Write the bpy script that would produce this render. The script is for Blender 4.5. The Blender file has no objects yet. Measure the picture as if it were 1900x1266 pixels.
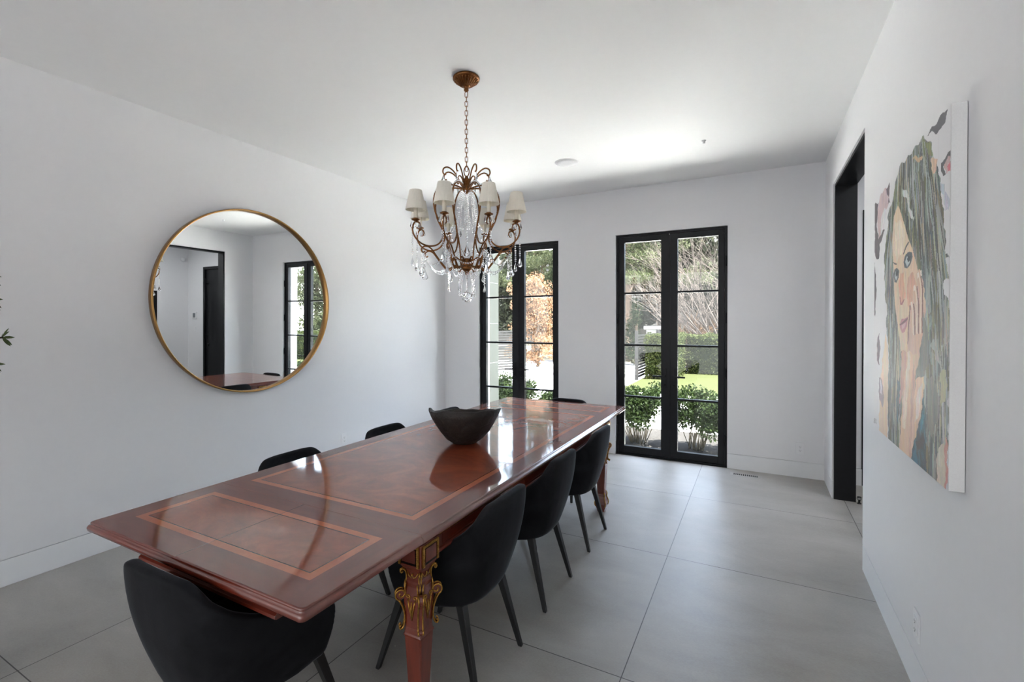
import bpy, bmesh, math, random
import numpy as np
from mathutils import Vector, Matrix, noise as mnoise
R = math.radians; PI = math.pi
random.seed(7); rng = np.random.default_rng(5)
SC = bpy.context.scene
COL = SC.collection

# ---------------------------------------------------------------- camera
W_, H_ = 1900, 1266
F, CX, CY, YAW, PIT, ROL = 868.936, 950.0, 608.84, -0.481, -0.010, -0.002
cam = bpy.data.cameras.new('camera'); cam_o = bpy.data.objects.new('camera', cam); COL.objects.link(cam_o)
cam.sensor_width = 36.0; cam.sensor_fit = 'HORIZONTAL'; cam.lens = 36.0 * F / W_
cam.shift_x = (W_ / 2 - CX) / W_; cam.shift_y = (CY - H_ / 2) / W_
cam.clip_start = 0.05; cam.clip_end = 300
fw = Vector((math.sin(YAW) * math.cos(PIT), math.cos(YAW) * math.cos(PIT), math.sin(PIT)))
rt = Vector((math.cos(YAW), -math.sin(YAW), 0)); up = rt.cross(fw)
r2 = rt * math.cos(ROL) + up * math.sin(ROL); u2 = -rt * math.sin(ROL) + up * math.cos(ROL)
M = Matrix((r2, u2, -fw)).transposed().to_4x4(); M.translation = Vector((0, 0, 1.5))
cam_o.matrix_world = M
SC.camera = cam_o
# ---------------------------------------------------------------- colour management
vs = SC.view_settings; SC.display_settings.display_device = 'sRGB'
vs.view_transform = 'Standard'; vs.look = 'None'; vs.gamma = 1.0; vs.use_curve_mapping = False
vs.exposure = 0.70
cy = SC.cycles
cy.use_denoising = True; cy.use_adaptive_sampling = False; cy.max_bounces = 14; cy.diffuse_bounces = 7; cy.glossy_bounces = 6
cy.transmission_bounces = 12; cy.transparent_max_bounces = 24; cy.sample_clamp_indirect = 30.0
cy.caustics_refractive = False; cy.caustics_reflective = False
# ---------------------------------------------------------------- daylight
world = bpy.data.worlds.new('sky'); SC.world = world; world.use_nodes = True
wn = world.node_tree; wn.nodes.clear()
wo = wn.nodes.new('ShaderNodeOutputWorld'); wb = wn.nodes.new('ShaderNodeBackground')
sk = wn.nodes.new('ShaderNodeTexSky'); sk.sky_type = 'NISHITA'; sk.sun_disc = False
sk.sun_elevation = R(55); sk.sun_rotation = R(160); sk.air_density = 1.0; sk.dust_density = 3.0
mx = wn.nodes.new('ShaderNodeMix'); mx.data_type = 'RGBA'
mx.inputs['Factor'].default_value = 0.8
mx.inputs[7].default_value = (0.525, 0.52, 0.515, 1)      # thin bright cloud
wn.links.new(sk.outputs[0], mx.inputs[6]); wn.links.new(mx.outputs[2], wb.inputs[0])
SKY_STRENGTH = 10.0
wb.inputs[1].default_value = SKY_STRENGTH; wn.links.new(wb.outputs[0], wo.inputs[0])
SUN_STRENGTH = 75.0
sl = bpy.data.lights.new('sun', 'SUN'); sl.energy = SUN_STRENGTH; sl.angle = R(0.6); sl.color = (1, 0.965, 0.91)
so = bpy.data.objects.new('sun', sl); COL.objects.link(so)
so.rotation_euler = Vector((-0.62, 0.045, -1.15)).to_track_quat('-Z', 'Y').to_euler()
def area(name, loc, direction, sx, sy, energy, col=(1, 1, 1)):
    l = bpy.data.lights.new(name, 'AREA'); l.shape = 'RECTANGLE'; l.size = sx; l.size_y = sy; l.energy = energy; l.color = col
    o = bpy.data.objects.new(name, l); COL.objects.link(o); o.location = loc
    o.rotation_euler = Vector(direction).to_track_quat('-Z', 'Y').to_euler(); return o
# added fill lights without fixtures: one behind the camera, one under the hall ceiling
area('rear_fill_light', (-1.6, -3.12, 1.5), (0, 1, 0), 4.0, 2.8, 50, (0.96, 0.98, 1.0))
area('hall_fill_light', (1.6, 3.6, 2.98), (0, 0, -1), 0.9, 1.6, 22, (0.95, 0.975, 1.0))

# ---------------------------------------------------------------- helpers
def mesh_obj(name, bm, mats, parent=None, smooth=False):
    bmesh.ops.recalc_face_normals(bm, faces=bm.faces)
    me = bpy.data.meshes.new(name); bm.to_mesh(me); bm.free()
    for m in (mats if isinstance(mats, (list, tuple)) else [mats]): me.materials.append(m)
    if smooth:
        me.polygons.foreach_set('use_smooth', [True] * len(me.polygons))
    o = bpy.data.objects.new(name, me); COL.objects.link(o)
    if parent: o.parent = parent
    return o
def pyd(name, verts, faces, mats, parent=None, smooth=False, idx=None):
    me = bpy.data.meshes.new(name); me.from_pydata([tuple(v) for v in verts], [], [tuple(f) for f in faces])
    for m in (mats if isinstance(mats, (list, tuple)) else [mats]): me.materials.append(m)
    if idx is not None: me.polygons.foreach_set('material_index', idx)
    if smooth: me.polygons.foreach_set('use_smooth', [True] * len(me.polygons))
    me.update(); me.validate()
    o = bpy.data.objects.new(name, me); COL.objects.link(o)
    if parent: o.parent = parent
    return o
def bevel(o, w=0.002, seg=2):
    m = o.modifiers.new('bevel', 'BEVEL'); m.width = w; m.segments = seg; m.limit_method = 'ANGLE'; m.angle_limit = R(35)
    m.harden_normals = False; return o
def empty(name, loc=(0, 0, 0), rz=0.0, label=None, cat=None, group=None, kind=None):
    o = bpy.data.objects.new(name, None); COL.objects.link(o); o.location = loc; o.rotation_euler = (0, 0, rz)
    tag(o, label, cat, group, kind); return o
def tag(o, label=None, cat=None, group=None, kind=None):
    if label: o['label'] = label
    if cat: o['category'] = cat
    if group: o['group'] = group
    if kind: o['kind'] = kind
    return o
def struct(o): o['kind'] = 'structure'; return o
def box(bm, x0, x1, y0, y1, z0, z1, mi=0):
    v = [bm.verts.new((x, y, z)) for z in (z0, z1) for (x, y) in ((x0, y0), (x1, y0), (x1, y1), (x0, y1))]
    for f in ((0, 3, 2, 1), (4, 5, 6, 7), (0, 1, 5, 4), (1, 2, 6, 5), (2, 3, 7, 6), (3, 0, 4, 7)):
        fc = bm.faces.new([v[i] for i in f]); fc.material_index = mi
    return v
def boxo(name, dims, mat, parent=None, bev=0):
    bm = bmesh.new(); box(bm, *dims); o = mesh_obj(name, bm, mat, parent)
    if bev: bevel(o, bev)
    return o
def lathe(bm, prof, seg=24, c=(0, 0, 0), mi=0, cap=True, axis='Z'):
    rings = []
    for r, z in prof:
        ring = []
        for i in range(seg):
            a = 2 * PI * i / seg
            p = (r * math.cos(a), r * math.sin(a), z) if axis == 'Z' else (r * math.cos(a), z, r * math.sin(a)) if axis == 'Y' else (z, r * math.cos(a), r * math.sin(a))
            ring.append(bm.verts.new((c[0] + p[0], c[1] + p[1], c[2] + p[2])))
        rings.append(ring)
    for a, b in zip(rings[:-1], rings[1:]):
        for i in range(seg):
            f = bm.faces.new((a[i], a[(i + 1) % seg], b[(i + 1) % seg], b[i])); f.material_index = mi; f.smooth = True
    if cap:
        for ring in (rings[0], rings[-1]):
            try: f = bm.faces.new(ring); f.material_index = mi
            except ValueError: pass
def catmull(pts, n=6, closed=False):
    pts = [Vector(p) for p in pts]; out = []
    m = len(pts); rngs = range(m) if closed else range(m - 1)
    for i in rngs:
        if closed: p0, p1, p2, p3 = pts[(i - 1) % m], pts[i], pts[(i + 1) % m], pts[(i + 2) % m]
        else: p0, p1, p2, p3 = pts[max(i - 1, 0)], pts[i], pts[i + 1], pts[min(i + 2, m - 1)]
        for k in range(n):
            t = k / n
            out.append(0.5 * ((2 * p1) + (-p0 + p2) * t + (2 * p0 - 5 * p1 + 4 * p2 - p3) * t * t + (-p0 + 3 * p1 - 3 * p2 + p3) * t ** 3))
    if not closed: out.append(pts[-1])
    return out
def tube(bm, pts, rad, seg=8, mi=0, closed=False, flat=None, cap=True):
    pts = [Vector(p) for p in pts]; n = len(pts)
    rads = rad if isinstance(rad, (list, tuple)) else [rad] * n
    prev = None; rings = []
    for i, p in enumerate(pts):
        if closed: t = pts[(i + 1) % n] - pts[(i - 1) % n]
        else: t = pts[min(i + 1, n - 1)] - pts[max(i - 1, 0)]
        if t.length < 1e-9: t = Vector((0, 0, 1))
        t.normalize()
        if prev is None:
            a = Vector((0, 0, 1)) if abs(t.z) < 0.9 else Vector((1, 0, 0))
            nrm = t.cross(a).normalized()
        else:
            nrm = (prev - t * prev.dot(t)).normalized()
        prev = nrm; b = t.cross(nrm)
        rings.append([bm.verts.new(p + (nrm * math.cos(2 * PI * k / seg) + b * math.sin(2 * PI * k / seg)) * rads[i]) for k in range(seg)])
    pairs = list(zip(rings[:-1], rings[1:])) + ([(rings[-1], rings[0])] if closed else [])
    for a, b in pairs:
        for k in range(seg):
            f = bm.faces.new((a[k], a[(k + 1) % seg], b[(k + 1) % seg], b[k])); f.smooth = True; f.material_index = mi
    if cap and not closed:
        for r_ in (rings[0], rings[-1]):
            f = bm.faces.new(r_); f.material_index = mi
def interp(x, xs, ys): return float(np.interp(x, xs, ys))
def copy_tree(o, parent=None):
    c = o.copy(); COL.objects.link(c); c.parent = parent
    for ch in o.children: copy_tree(ch, c)
    return c

# ---------------------------------------------------------------- materials
def srgb(*c):
    return tuple(((v / 255) / 12.92 if v / 255 <= 0.04045 else ((v / 255 + 0.055) / 1.055) ** 2.4) for v in c) + (1,)
class NT:
    def __init__(s, name):
        s.m = bpy.data.materials.new(name); s.m.use_nodes = True; s.t = s.m.node_tree; s.n = s.t.nodes; s.l = s.t.links
        s.b = s.n['Principled BSDF']
    def node(s, typ, **kw):
        nd = s.n.new(typ)
        for k, v in kw.items():
            if hasattr(nd, k): setattr(nd, k, v)
            else: nd.inputs[k].default_value = v
        return nd
    def coord(s, out='Object', scale=(1, 1, 1)):
        tc = s.node('ShaderNodeTexCoord'); mp = s.node('ShaderNodeMapping'); mp.inputs['Scale'].default_value = scale
        s.l.new(tc.outputs[out], mp.inputs[0]); return mp.outputs[0]
    def noise(s, vec, scale, detail=4, rough=0.5, dist=0.0):
        nd = s.node('ShaderNodeTexNoise'); nd.inputs['Scale'].default_value = scale; nd.inputs['Detail'].default_value = detail
        nd.inputs['Roughness'].default_value = rough; nd.inputs['Distortion'].default_value = dist
        if vec is not None: s.l.new(vec, nd.inputs['Vector'])
        return nd.outputs['Fac']
    def ramp(s, fac, stops, interp_='LINEAR'):
        r_ = s.node('ShaderNodeValToRGB'); s.l.new(fac, r_.inputs[0]); cr = r_.color_ramp; cr.interpolation = interp_
        cr.elements[0].position, cr.elements[0].color = stops[0]
        cr.elements[1].position, cr.elements[1].color = stops[-1]
        for p, c in stops[1:-1]:
            e = cr.elements.new(p); e.color = c
        return r_.outputs[0]
    def mixc(s, fac, a, b, mode='MIX'):
        m = s.node('ShaderNodeMix', data_type='RGBA', blend_type=mode)
        for sock, v in ((m.inputs[0], fac), (m.inputs[6], a), (m.inputs[7], b)):
            if hasattr(v, 'is_output'): s.l.new(v, sock)
            else: sock.default_value = v
        return m.outputs[2]
    def math(s, op, a, b=None, c=None):
        m = s.node('ShaderNodeMath', operation=op)
        for i, v in enumerate((a, b, c)):
            if v is None: continue
            if hasattr(v, 'is_output'): s.l.new(v, m.inputs[i])
            else: m.inputs[i].default_value = v
        return m.outputs[0]
    def bump(s, h, strength=0.2, dist=0.01):
        b = s.node('ShaderNodeBump'); b.inputs['Strength'].default_value = strength; b.inputs['Distance'].default_value = dist
        s.l.new(h, b.inputs['Height']); s.l.new(b.outputs[0], s.b.inputs['Normal'])
    def set(s, **kw):
        for k, v in kw.items():
            k = k.replace('_', ' ')
            if hasattr(v, 'is_output'): s.l.new(v, s.b.inputs[k])
            else: s.b.inputs[k].default_value = v
        return s
def simple(name, col, rough=0.5, metal=0.0, nscale=None, namp=0.15, bump=0, **kw):
    n = NT(name); n.set(Roughness=rough, Metallic=metal, **kw)
    if nscale:
        v = n.coord(); f = n.noise(v, nscale)
        c = Vector(col[:3])
        n.set(Base_Color=n.ramp(f, [(0.3, tuple(c * (1 - namp)) + (1,)), (0.7, tuple(c * (1 + namp)) + (1,))]))
        if bump: n.bump(f, bump, 0.004)
    else: n.set(Base_Color=col)
    return n.m
m_wall = simple('white_plaster', (0.765, 0.765, 0.775, 1), 0.6, nscale=30, namp=0.006, bump=0.02)
m_ceil = simple('ceiling_paint', (0.75, 0.75, 0.752, 1), 0.75, nscale=30, namp=0.006)
m_base = simple('baseboard_paint', (0.78, 0.79, 0.80, 1), 0.42, nscale=20, namp=0.005)
m_black = simple('black_metal', (0.0075, 0.008, 0.0095, 1), 0.42, nscale=40, namp=0.1)
m_black.node_tree.nodes['Principled BSDF'].inputs['Specular IOR Level'].default_value = 0.25
m_blackwood = simple('black_stained_wood', (0.012, 0.0125, 0.013, 1), 0.38, nscale=30, namp=0.2)
m_void = simple('dark_gap', (0.01, 0.01, 0.01, 1), 0.9)
m_plastic = simple('white_plastic', (0.78, 0.78, 0.79, 1), 0.3)
m_brass = simple('brushed_brass', srgb(176, 136, 84), 0.34, 1.0, nscale=60, namp=0.08)
m_gold = simple('gilding', srgb(184, 138, 66), 0.36, 0.9, nscale=140, namp=0.35, bump=0.3)
m_bronze = simple('antique_bronze', srgb(126, 82, 44), 0.36, 0.85, nscale=90, namp=0.3)
m_candle = simple('candle_sleeve', srgb(232, 224, 206), 0.5)
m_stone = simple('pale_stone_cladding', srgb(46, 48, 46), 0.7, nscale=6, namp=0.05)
m_steel = simple('steel', srgb(150, 150, 150), 0.3, 1.0)
# floor tiles
n = NT('concrete_tile')
tc = n.node('ShaderNodeTexCoord'); sp = n.node('ShaderNodeSeparateXYZ'); n.l.new(tc.outputs['Object'], sp.inputs[0])
T = 1.163
def gridline(n, sock, off, period, w):
    a = n.math('ADD', sock, -off + 50 * period); mmod = n.math('MODULO', a, period)
    d1 = n.math('MINIMUM', mmod, n.math('SUBTRACT', period, mmod)); return d1, n.math('FLOOR', n.math('DIVIDE', a, period))
dx, ix = gridline(n, sp.outputs[0], -0.503, T, 0.003); dy, iy = gridline(n, sp.outputs[1], 3.118, T, 0.003)
d = n.math('MINIMUM', dx, dy)
line = n.math('LESS_THAN', d, 0.0022)
cid = n.node('ShaderNodeCombineXYZ'); n.l.new(ix, cid.inputs[0]); n.l.new(iy, cid.inputs[1])
wn_ = n.node('ShaderNodeTexWhiteNoise', noise_dimensions='3D'); n.l.new(cid.outputs[0], wn_.inputs[0])
mp = n.node('ShaderNodeMapping'); n.l.new(tc.outputs['Object'], mp.inputs[0]); n.l.new(wn_.outputs[1], mp.inputs[1]); mp.inputs['Scale'].default_value = (1.0, 1.9, 1)
off = n.node('ShaderNodeVectorMath', operation='SCALE'); n.l.new(wn_.outputs[1], off.inputs[0]); off.inputs[3].default_value = 9.0
n.l.new(off.outputs[0], mp.inputs[1])
f1 = n.noise(mp.outputs[0], 1.6, 6, 0.6, 0.4); f2 = n.noise(mp.outputs[0], 90, 3, 0.6)
c1 = n.ramp(f1, [(0.28, srgb(143, 138, 131)), (0.55, srgb(162, 158, 152)), (0.78, srgb(178, 174, 168))])
c2 = n.mixc(0.12, c1, n.ramp(f2, [(0.3, srgb(120, 118, 116)), (0.7, srgb(190, 190, 188))]))
tone = n.math('MULTIPLY_ADD', wn_.outputs[0], 0.07, 0.965)
c3 = n.mixc(1.0, c2, n.node('ShaderNodeCombineColor').outputs[0], 'MULTIPLY')
cc = c3.node.inputs[7].links[0].from_node
for i in range(3): n.l.new(tone, cc.inputs[i])
n.set(Base_Color=n.mixc(line, c3, srgb(62, 60, 58)), Roughness=n.math('MULTIPLY_ADD', f1, 0.22, 0.30))
n.bump(n.math('SUBTRACT', f2, n.math('MULTIPLY', line, 4.0)), 0.06, 0.003)
m_floor = n.m
# velvet
n = NT('black_velvet'); v = n.coord(); f = n.noise(v, 7, 5, 0.6, 0.8)
n.set(Base_Color=n.ramp(f, [(0.3, (0.006, 0.0062, 0.0075, 1)), (0.75, (0.015, 0.0155, 0.018, 1))]), Roughness=0.85, Sheen_Weight=0.26, Sheen_Roughness=0.24)
n.b.inputs['Sheen Tint'].default_value = (0.62, 0.66, 0.74, 1); n.b.inputs['Specular IOR Level'].default_value = 0.15
n.bump(n.noise(v, 260, 2), 0.12, 0.002)
m_velvet = n.m
# table woods
def wood(name, c0, c1, c2, scale=(1, 1, 1), ring=6.0, dist=2.2, rough=0.06, rot=0, coat=0.0):
    n = NT(name); tc = n.node('ShaderNodeTexCoord'); mp = n.node('ShaderNodeMapping'); n.l.new(tc.outputs['Object'], mp.inputs[0])
    mp.inputs['Scale'].default_value = scale; mp.inputs['Rotation'].default_value = (0, 0, rot)
    f = n.noise(mp.outputs[0], ring, 8, 0.62, dist)
    g = n.noise(mp.outputs[0], ring * 9, 4, 0.6, 0.4)
    cA = n.ramp(f, [(0.22, c0), (0.5, c1), (0.78, c2)])
    cB = n.mixc(0.30, cA, n.mixc(g, c0, c2), 'MIX')
    n.set(Base_Color=cB, Roughness=rough); n.b.inputs['IOR'].default_value = 1.5
    gz = n.node('ShaderNodeBsdfGlossy'); gz.inputs['Color'].default_value = (.068, .063, .060, 1); gz.inputs['Roughness'].default_value = .36   # satin haze of the lacquer
    ad = n.node('ShaderNodeAddShader'); n.l.new(n.b.outputs[0], ad.inputs[0]); n.l.new(gz.outputs[0], ad.inputs[1]); n.l.new(ad.outputs[0], n.n['Material Output'].inputs[0])
    return n.m
m_burl = wood('burl_veneer', srgb(80, 26, 13), srgb(118, 48, 24), srgb(150, 72, 36), (1.2, 1.6, 1), 3.0, 1.6, 0.055, 0.4)
m_border = wood('mahogany_border', srgb(76, 20, 12), srgb(92, 29, 17), srgb(108, 40, 23), (0.6, 5, 1), 5, 0.3, 0.055, 0)
m_borderY = wood('mahogany_side_border', srgb(76, 20, 12), srgb(92, 29, 17), srgb(108, 40, 23), (5, 0.6, 1), 5, 0.3, 0.055, 0)
m_band = wood('satinwood_band', srgb(140, 62, 32), srgb(154, 74, 38), srgb(168, 86, 46), (1, 1, 1), 14, 0.4, 0.055, 0)
m_string = simple('ebony_stringing', srgb(30, 18, 14), 0.12)
m_mahog = wood('polished_mahogany', srgb(62, 14, 7), srgb(98, 30, 14), srgb(122, 46, 22), (3, 0.6, 3), 7, 0.6, 0.14, 0)
m_mahogX = wood('polished_mahogany_cross', srgb(62, 14, 7), srgb(98, 30, 14), srgb(122, 46, 22), (0.6, 3, 3), 7, 0.6, 0.14, 0)
m_legwood = wood('leg_mahogany', srgb(66, 18, 8), srgb(108, 36, 16), srgb(130, 48, 22), (4, 4, 0.7), 7, 0.6, 0.2, 0)
# shade fabric
n = NT('pleated_ivory_fabric'); n.set(Base_Color=srgb(247, 242, 231), Roughness=0.8)
tr = n.node('ShaderNodeBsdfTranslucent'); tr.inputs[0].default_value = srgb(236, 228, 212); ms = n.node('ShaderNodeMixShader'); ms.inputs[0].default_value = 0.15
n.l.new(n.b.outputs[0], ms.inputs[1]); n.l.new(tr.outputs[0], ms.inputs[2]); n.l.new(ms.outputs[0], n.n['Material Output'].inputs[0])
m_shade = n.m
# crystal
n = NT('cut_crystal'); n.set(Base_Color=(0.97, 0.98, 1, 1), Roughness=0.0, Transmission_Weight=1.0); n.b.inputs['IOR'].default_value = 1.52
m_crystal = n.m
# pane glass: clear with Fresnel reflection
n = NT('window_glass'); tb = n.node('ShaderNodeBsdfTransparent'); tb.inputs[0].default_value = (0.93, 0.95, 0.94, 1)
gl = n.node('ShaderNodeBsdfGlossy'); gl.inputs['Roughness'].default_value = 0.0
ge = n.node('ShaderNodeNewGeometry'); dt = n.node('ShaderNodeVectorMath', operation='DOT_PRODUCT'); n.l.new(ge.outputs['Normal'], dt.inputs[0]); n.l.new(ge.outputs['Incoming'], dt.inputs[1])
fr = n.math('MULTIPLY_ADD', n.math('POWER', n.math('SUBTRACT', 1.0, n.math('ABSOLUTE', dt.outputs['Value'])), 5.0), 0.96, 0.04); ms = n.node('ShaderNodeMixShader')
n.l.new(fr, ms.inputs[0]); n.l.new(tb.outputs[0], ms.inputs[1]); n.l.new(gl.outputs[0], ms.inputs[2])
n.l.new(ms.outputs[0], n.n['Material Output'].inputs[0]); m_glass = n.m
n = NT('mirror_glass'); n.set(Base_Color=(0.93, 0.945, 0.94, 1), Metallic=1.0, Roughness=0.0); m_mirror = n.m
# bowl
n = NT('charred_hammered_wood'); v = n.coord(); f = n.noise(v, 22, 6, 0.65, 0.6); f2 = n.noise(v, 9, 8, 0.8, 1.0)
n.set(Base_Color=n.mixc(n.math('GREATER_THAN', f2, 0.665), n.ramp(f, [(0.3, srgb(24, 20, 18)), (0.6, srgb(42, 35, 31)), (0.8, srgb(66, 57, 50))]), srgb(118, 110, 100)), Roughness=0.55)
n.bump(f, 0.9, 0.012); m_bowl = n.m
# plants
def leafmat(name, a, b, scale=3.0, rough=0.55, trans=0.35):
    if not name.startswith('olive'): a = tuple(q * .27 for q in a[:3]) + (1,); b = tuple(q * .27 for q in b[:3]) + (1,)
    n = NT(name); oi = n.node('ShaderNodeTexCoord'); f = n.noise(oi.outputs['Object'], scale, 3, 0.7)
    c = n.ramp(f, [(0.32, a), (0.68, b)]); n.set(Base_Color=c, Roughness=rough); n.b.inputs['Specular IOR Level'].default_value = 0.04
    tr = n.node('ShaderNodeBsdfTranslucent'); n.l.new(c, tr.inputs[0]); ms = n.node('ShaderNodeMixShader'); ms.inputs[0].default_value = trans
    n.l.new(n.b.outputs[0], ms.inputs[1]); n.l.new(tr.outputs[0], ms.inputs[2]); n.l.new(ms.outputs[0], n.n['Material Output'].inputs[0]); return n.m
m_shrub = leafmat('boxwood_leaves', (0.018, 0.035, 0.012, 1), (0.065, 0.10, 0.03, 1), 9)
m_hedge = leafmat('hedge_leaves', (0.040, 0.062, 0.016, 1), (0.105, 0.125, 0.042, 1), 5)
m_pine = leafmat('pine_needles', (0.062, 0.082, 0.036, 1), (0.16, 0.18, 0.095, 1), 2.0)
m_beech = leafmat('dry_beech_leaves', (0.22, 0.11, 0.06, 1), (0.50, 0.31, 0.19, 1), 6)
m_darkcon = leafmat('dark_conifer_needles', (0.014, 0.028, 0.012, 1), (0.04, 0.062, 0.025, 1), 4)
m_olive = leafmat('olive_leaves', (0.02, 0.032, 0.014, 1), (0.09, 0.11, 0.045, 1), 20, 0.5, 0.15)
m_farleaf = leafmat('distant_leaves', (0.06, 0.075, 0.045, 1), (0.14, 0.15, 0.10, 1), 1.5)
m_bark = simple('bark', (0.05, 0.0375, 0.029, 1), 0.9, nscale=14, namp=0.45, bump=0.6)
m_twig = simple('pale_bare_twigs', (0.045, 0.038, 0.034, 1), 0.8, nscale=6, namp=0.3)
m_twigbrown = simple('brown_twigs', (0.0585, 0.03375, 0.018, 1), 0.8, nscale=6, namp=0.3)
m_stem = simple('shrub_stems', (0.05, 0.0425, 0.03, 1), 0.8, nscale=20, namp=0.3)
m_grass = simple('lawn_grass', (0.020, 0.023, 0.010, 1), 0.9, nscale=40, namp=0.35)
m_paving = simple('pale_concrete_paving', (0.80, 0.79, 0.77, 1), 0.8, nscale=8, namp=0.05)
m_mulch = simple('dark_mulch', (0.0225, 0.021, 0.02, 1), 0.95, nscale=50, namp=0.5, bump=0.8)
m_road = simple('asphalt', (0.06, 0.06, 0.063, 1), 0.9, nscale=20, namp=0.1)
m_slat = simple('grey_fence_slats', (0.013, 0.013, 0.013, 1), 0.6, nscale=12, namp=0.1)
m_house = simple('grey_house_cladding', (0.03, 0.0288, 0.0272, 1), 0.8, nscale=4, namp=0.15)
m_housetrim = simple('house_trim', (0.096, 0.096, 0.092, 1), 0.7)
m_houseglass = simple('house_window_glass', (0.02, 0.022, 0.025, 1), 0.15)
m_roof = simple('house_roof', (0.024, 0.0232, 0.024, 1), 0.9, nscale=20, namp=0.2)
m_pot = simple('stone_planter', (0.2, 0.2, 0.2, 1), 0.8, nscale=10, namp=0.1)
m_stucco = simple('exterior_stucco', (0.5, 0.5, 0.49, 1), 0.9, nscale=10, namp=0.03)

for m_ in (m_bark, m_twig, m_twigbrown, m_stem, m_grass, m_paving, m_mulch, m_road, m_slat, m_house, m_housetrim, m_roof, m_stone):
    m_.node_tree.nodes['Principled BSDF'].inputs['Specular IOR Level'].default_value = 0.02      # rough matt outdoor surfaces

# ---------------------------------------------------------------- room dimensions
XL, XR, YF, ZC = -3.806, 0.575, 5.30, 3.021
YB = -3.2
OY0, OY1, OZ = 3.494, 4.80, 2.675          # opening in the right wall
XR2 = 0.737                                 # hall side of that wall
HX = 2.71                                   # hall's far side wall
D1 = (-3.262, -2.130); D2 = (-1.4285, -0.2645); DH = 2.505
ED = (0.862, 2.16); EDH = 2.53
YO = 5.58                                   # outer face of the front wall
BH = 0.150; RV = 0.155                      # baseboard height, top of its shadow reveal

struct(boxo('floor', (XL - .3, HX + .3, YB - .3, YO - .1, -0.12, 0), m_floor))
struct(boxo('ceiling', (XL - .3, HX + .3, YB - .3, YO, ZC, ZC + .3), m_ceil))
def wall(name, dims_list):
    bm = bmesh.new()
    for d_ in dims_list: box(bm, *d_)
    return struct(mesh_obj(name, bm, m_wall))
RD = 0.012
wall('wall_left', [(XL - .2, XL, YB, YF + .02, RV, ZC), (XL - .2, XL - RD, YB, YF, 0, RV)])
wf = []
for a, b in ((XL, D1[0]), (D1[1], D2[0]), (D2[1], XR2), (XR2, ED[0]), (ED[1], HX)):
    wf += [(a, b, YF, YO, RV, ZC), (a, b, YF + RD, YO, 0, RV)]
wf += [(D1[0], D1[1], YF, YO, DH, ZC), (D2[0], D2[1], YF, YO, DH, ZC), (ED[0], ED[1], YF, YO, EDH, ZC)]
wall('wall_front', wf)
wall('wall_right', [(XR, XR2, YB, OY0, RV, ZC), (XR + RD, XR2 - RD, YB, OY0, 0, RV), (XR, XR2, OY1, YF, RV, ZC), (XR + RD, XR2 - RD, OY1, YF, 0, RV), (XR, XR2, OY0, OY1, OZ, ZC)])
wall('wall_back', [(XL, XR2, YB - .2, YB, 0, ZC)])
HDY = (3.78, 4.74); HDZ = 2.04
wall('wall_hall', [(HX, HX + .2, YB, HDY[0], 0, ZC), (HX, HX + .2, HDY[1], YO, 0, ZC), (HX, HX + .2, HDY[0], HDY[1], HDZ, ZC), (XR2, HX, YB - .2, YB, 0, ZC)])
# outer shell of the house (shades the planting bed beside it)
bm = bmesh.new(); box(bm, XL - 5, XL - .3, YB, YO, -.2, ZC + .3); box(bm, HX + .2, HX + 5, YB, YO, -.2, ZC + .3)
struct(mesh_obj('wall_exterior', bm, m_stucco))
struct(boxo('roof', (XL - 5, HX + 5, YB - 1, YO + .01, ZC + .3, ZC + .5), m_roof))
# baseboards
def bb(name, dims): return bevel(struct(boxo(name, dims, m_base)), 0.001, 1)
bb('baseboard_left', (XL - .05, XL, YB, YF, 0, BH))
bm = bmesh.new()
for a, b in ((XL, D1[0]), (D1[1], D2[0]), (D2[1], XR)): box(bm, a, b, YF, YF + .05, 0, BH)
struct(mesh_obj('baseboard_front', bm, m_base))
bm = bmesh.new(); box(bm, XR, XR + .05, YB, OY0 - 0.002, 0, BH); box(bm, XR, XR + .05, OY1 + .002, YF, 0, BH); struct(mesh_obj('baseboard_right', bm, m_base))
bm = bmesh.new(); box(bm, XR2, ED[0], YF - .012, YF, 0, BH); box(bm, ED[1], HX, YF - .012, YF, 0, BH); box(bm, HX - .012, HX, HDY[1], YF - .012, 0, BH); box(bm, HX - .012, HX, YB, HDY[0], 0, BH)
struct(mesh_obj('baseboard_hall', bm, m_base))
# black steel lining of the opening, set in a narrow pale reveal
bm = bmesh.new(); e = 0.012; tk = 0.022
box(bm, XR + e, XR2 + .004, OY1 - tk, OY1 - .001, 0, OZ - tk); box(bm, XR + e, XR2 + .004, OY0 + .001, OY0 + tk, 0, OZ - tk); box(bm, XR + e, XR2 + .004, OY0 + .001, OY1 - .001, OZ - tk, OZ - .001)
struct(mesh_obj('trim_1', bm, m_black)); bpy.data.objects['trim_1']['label'] = 'black steel lining of the tall opening to the hall'

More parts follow.
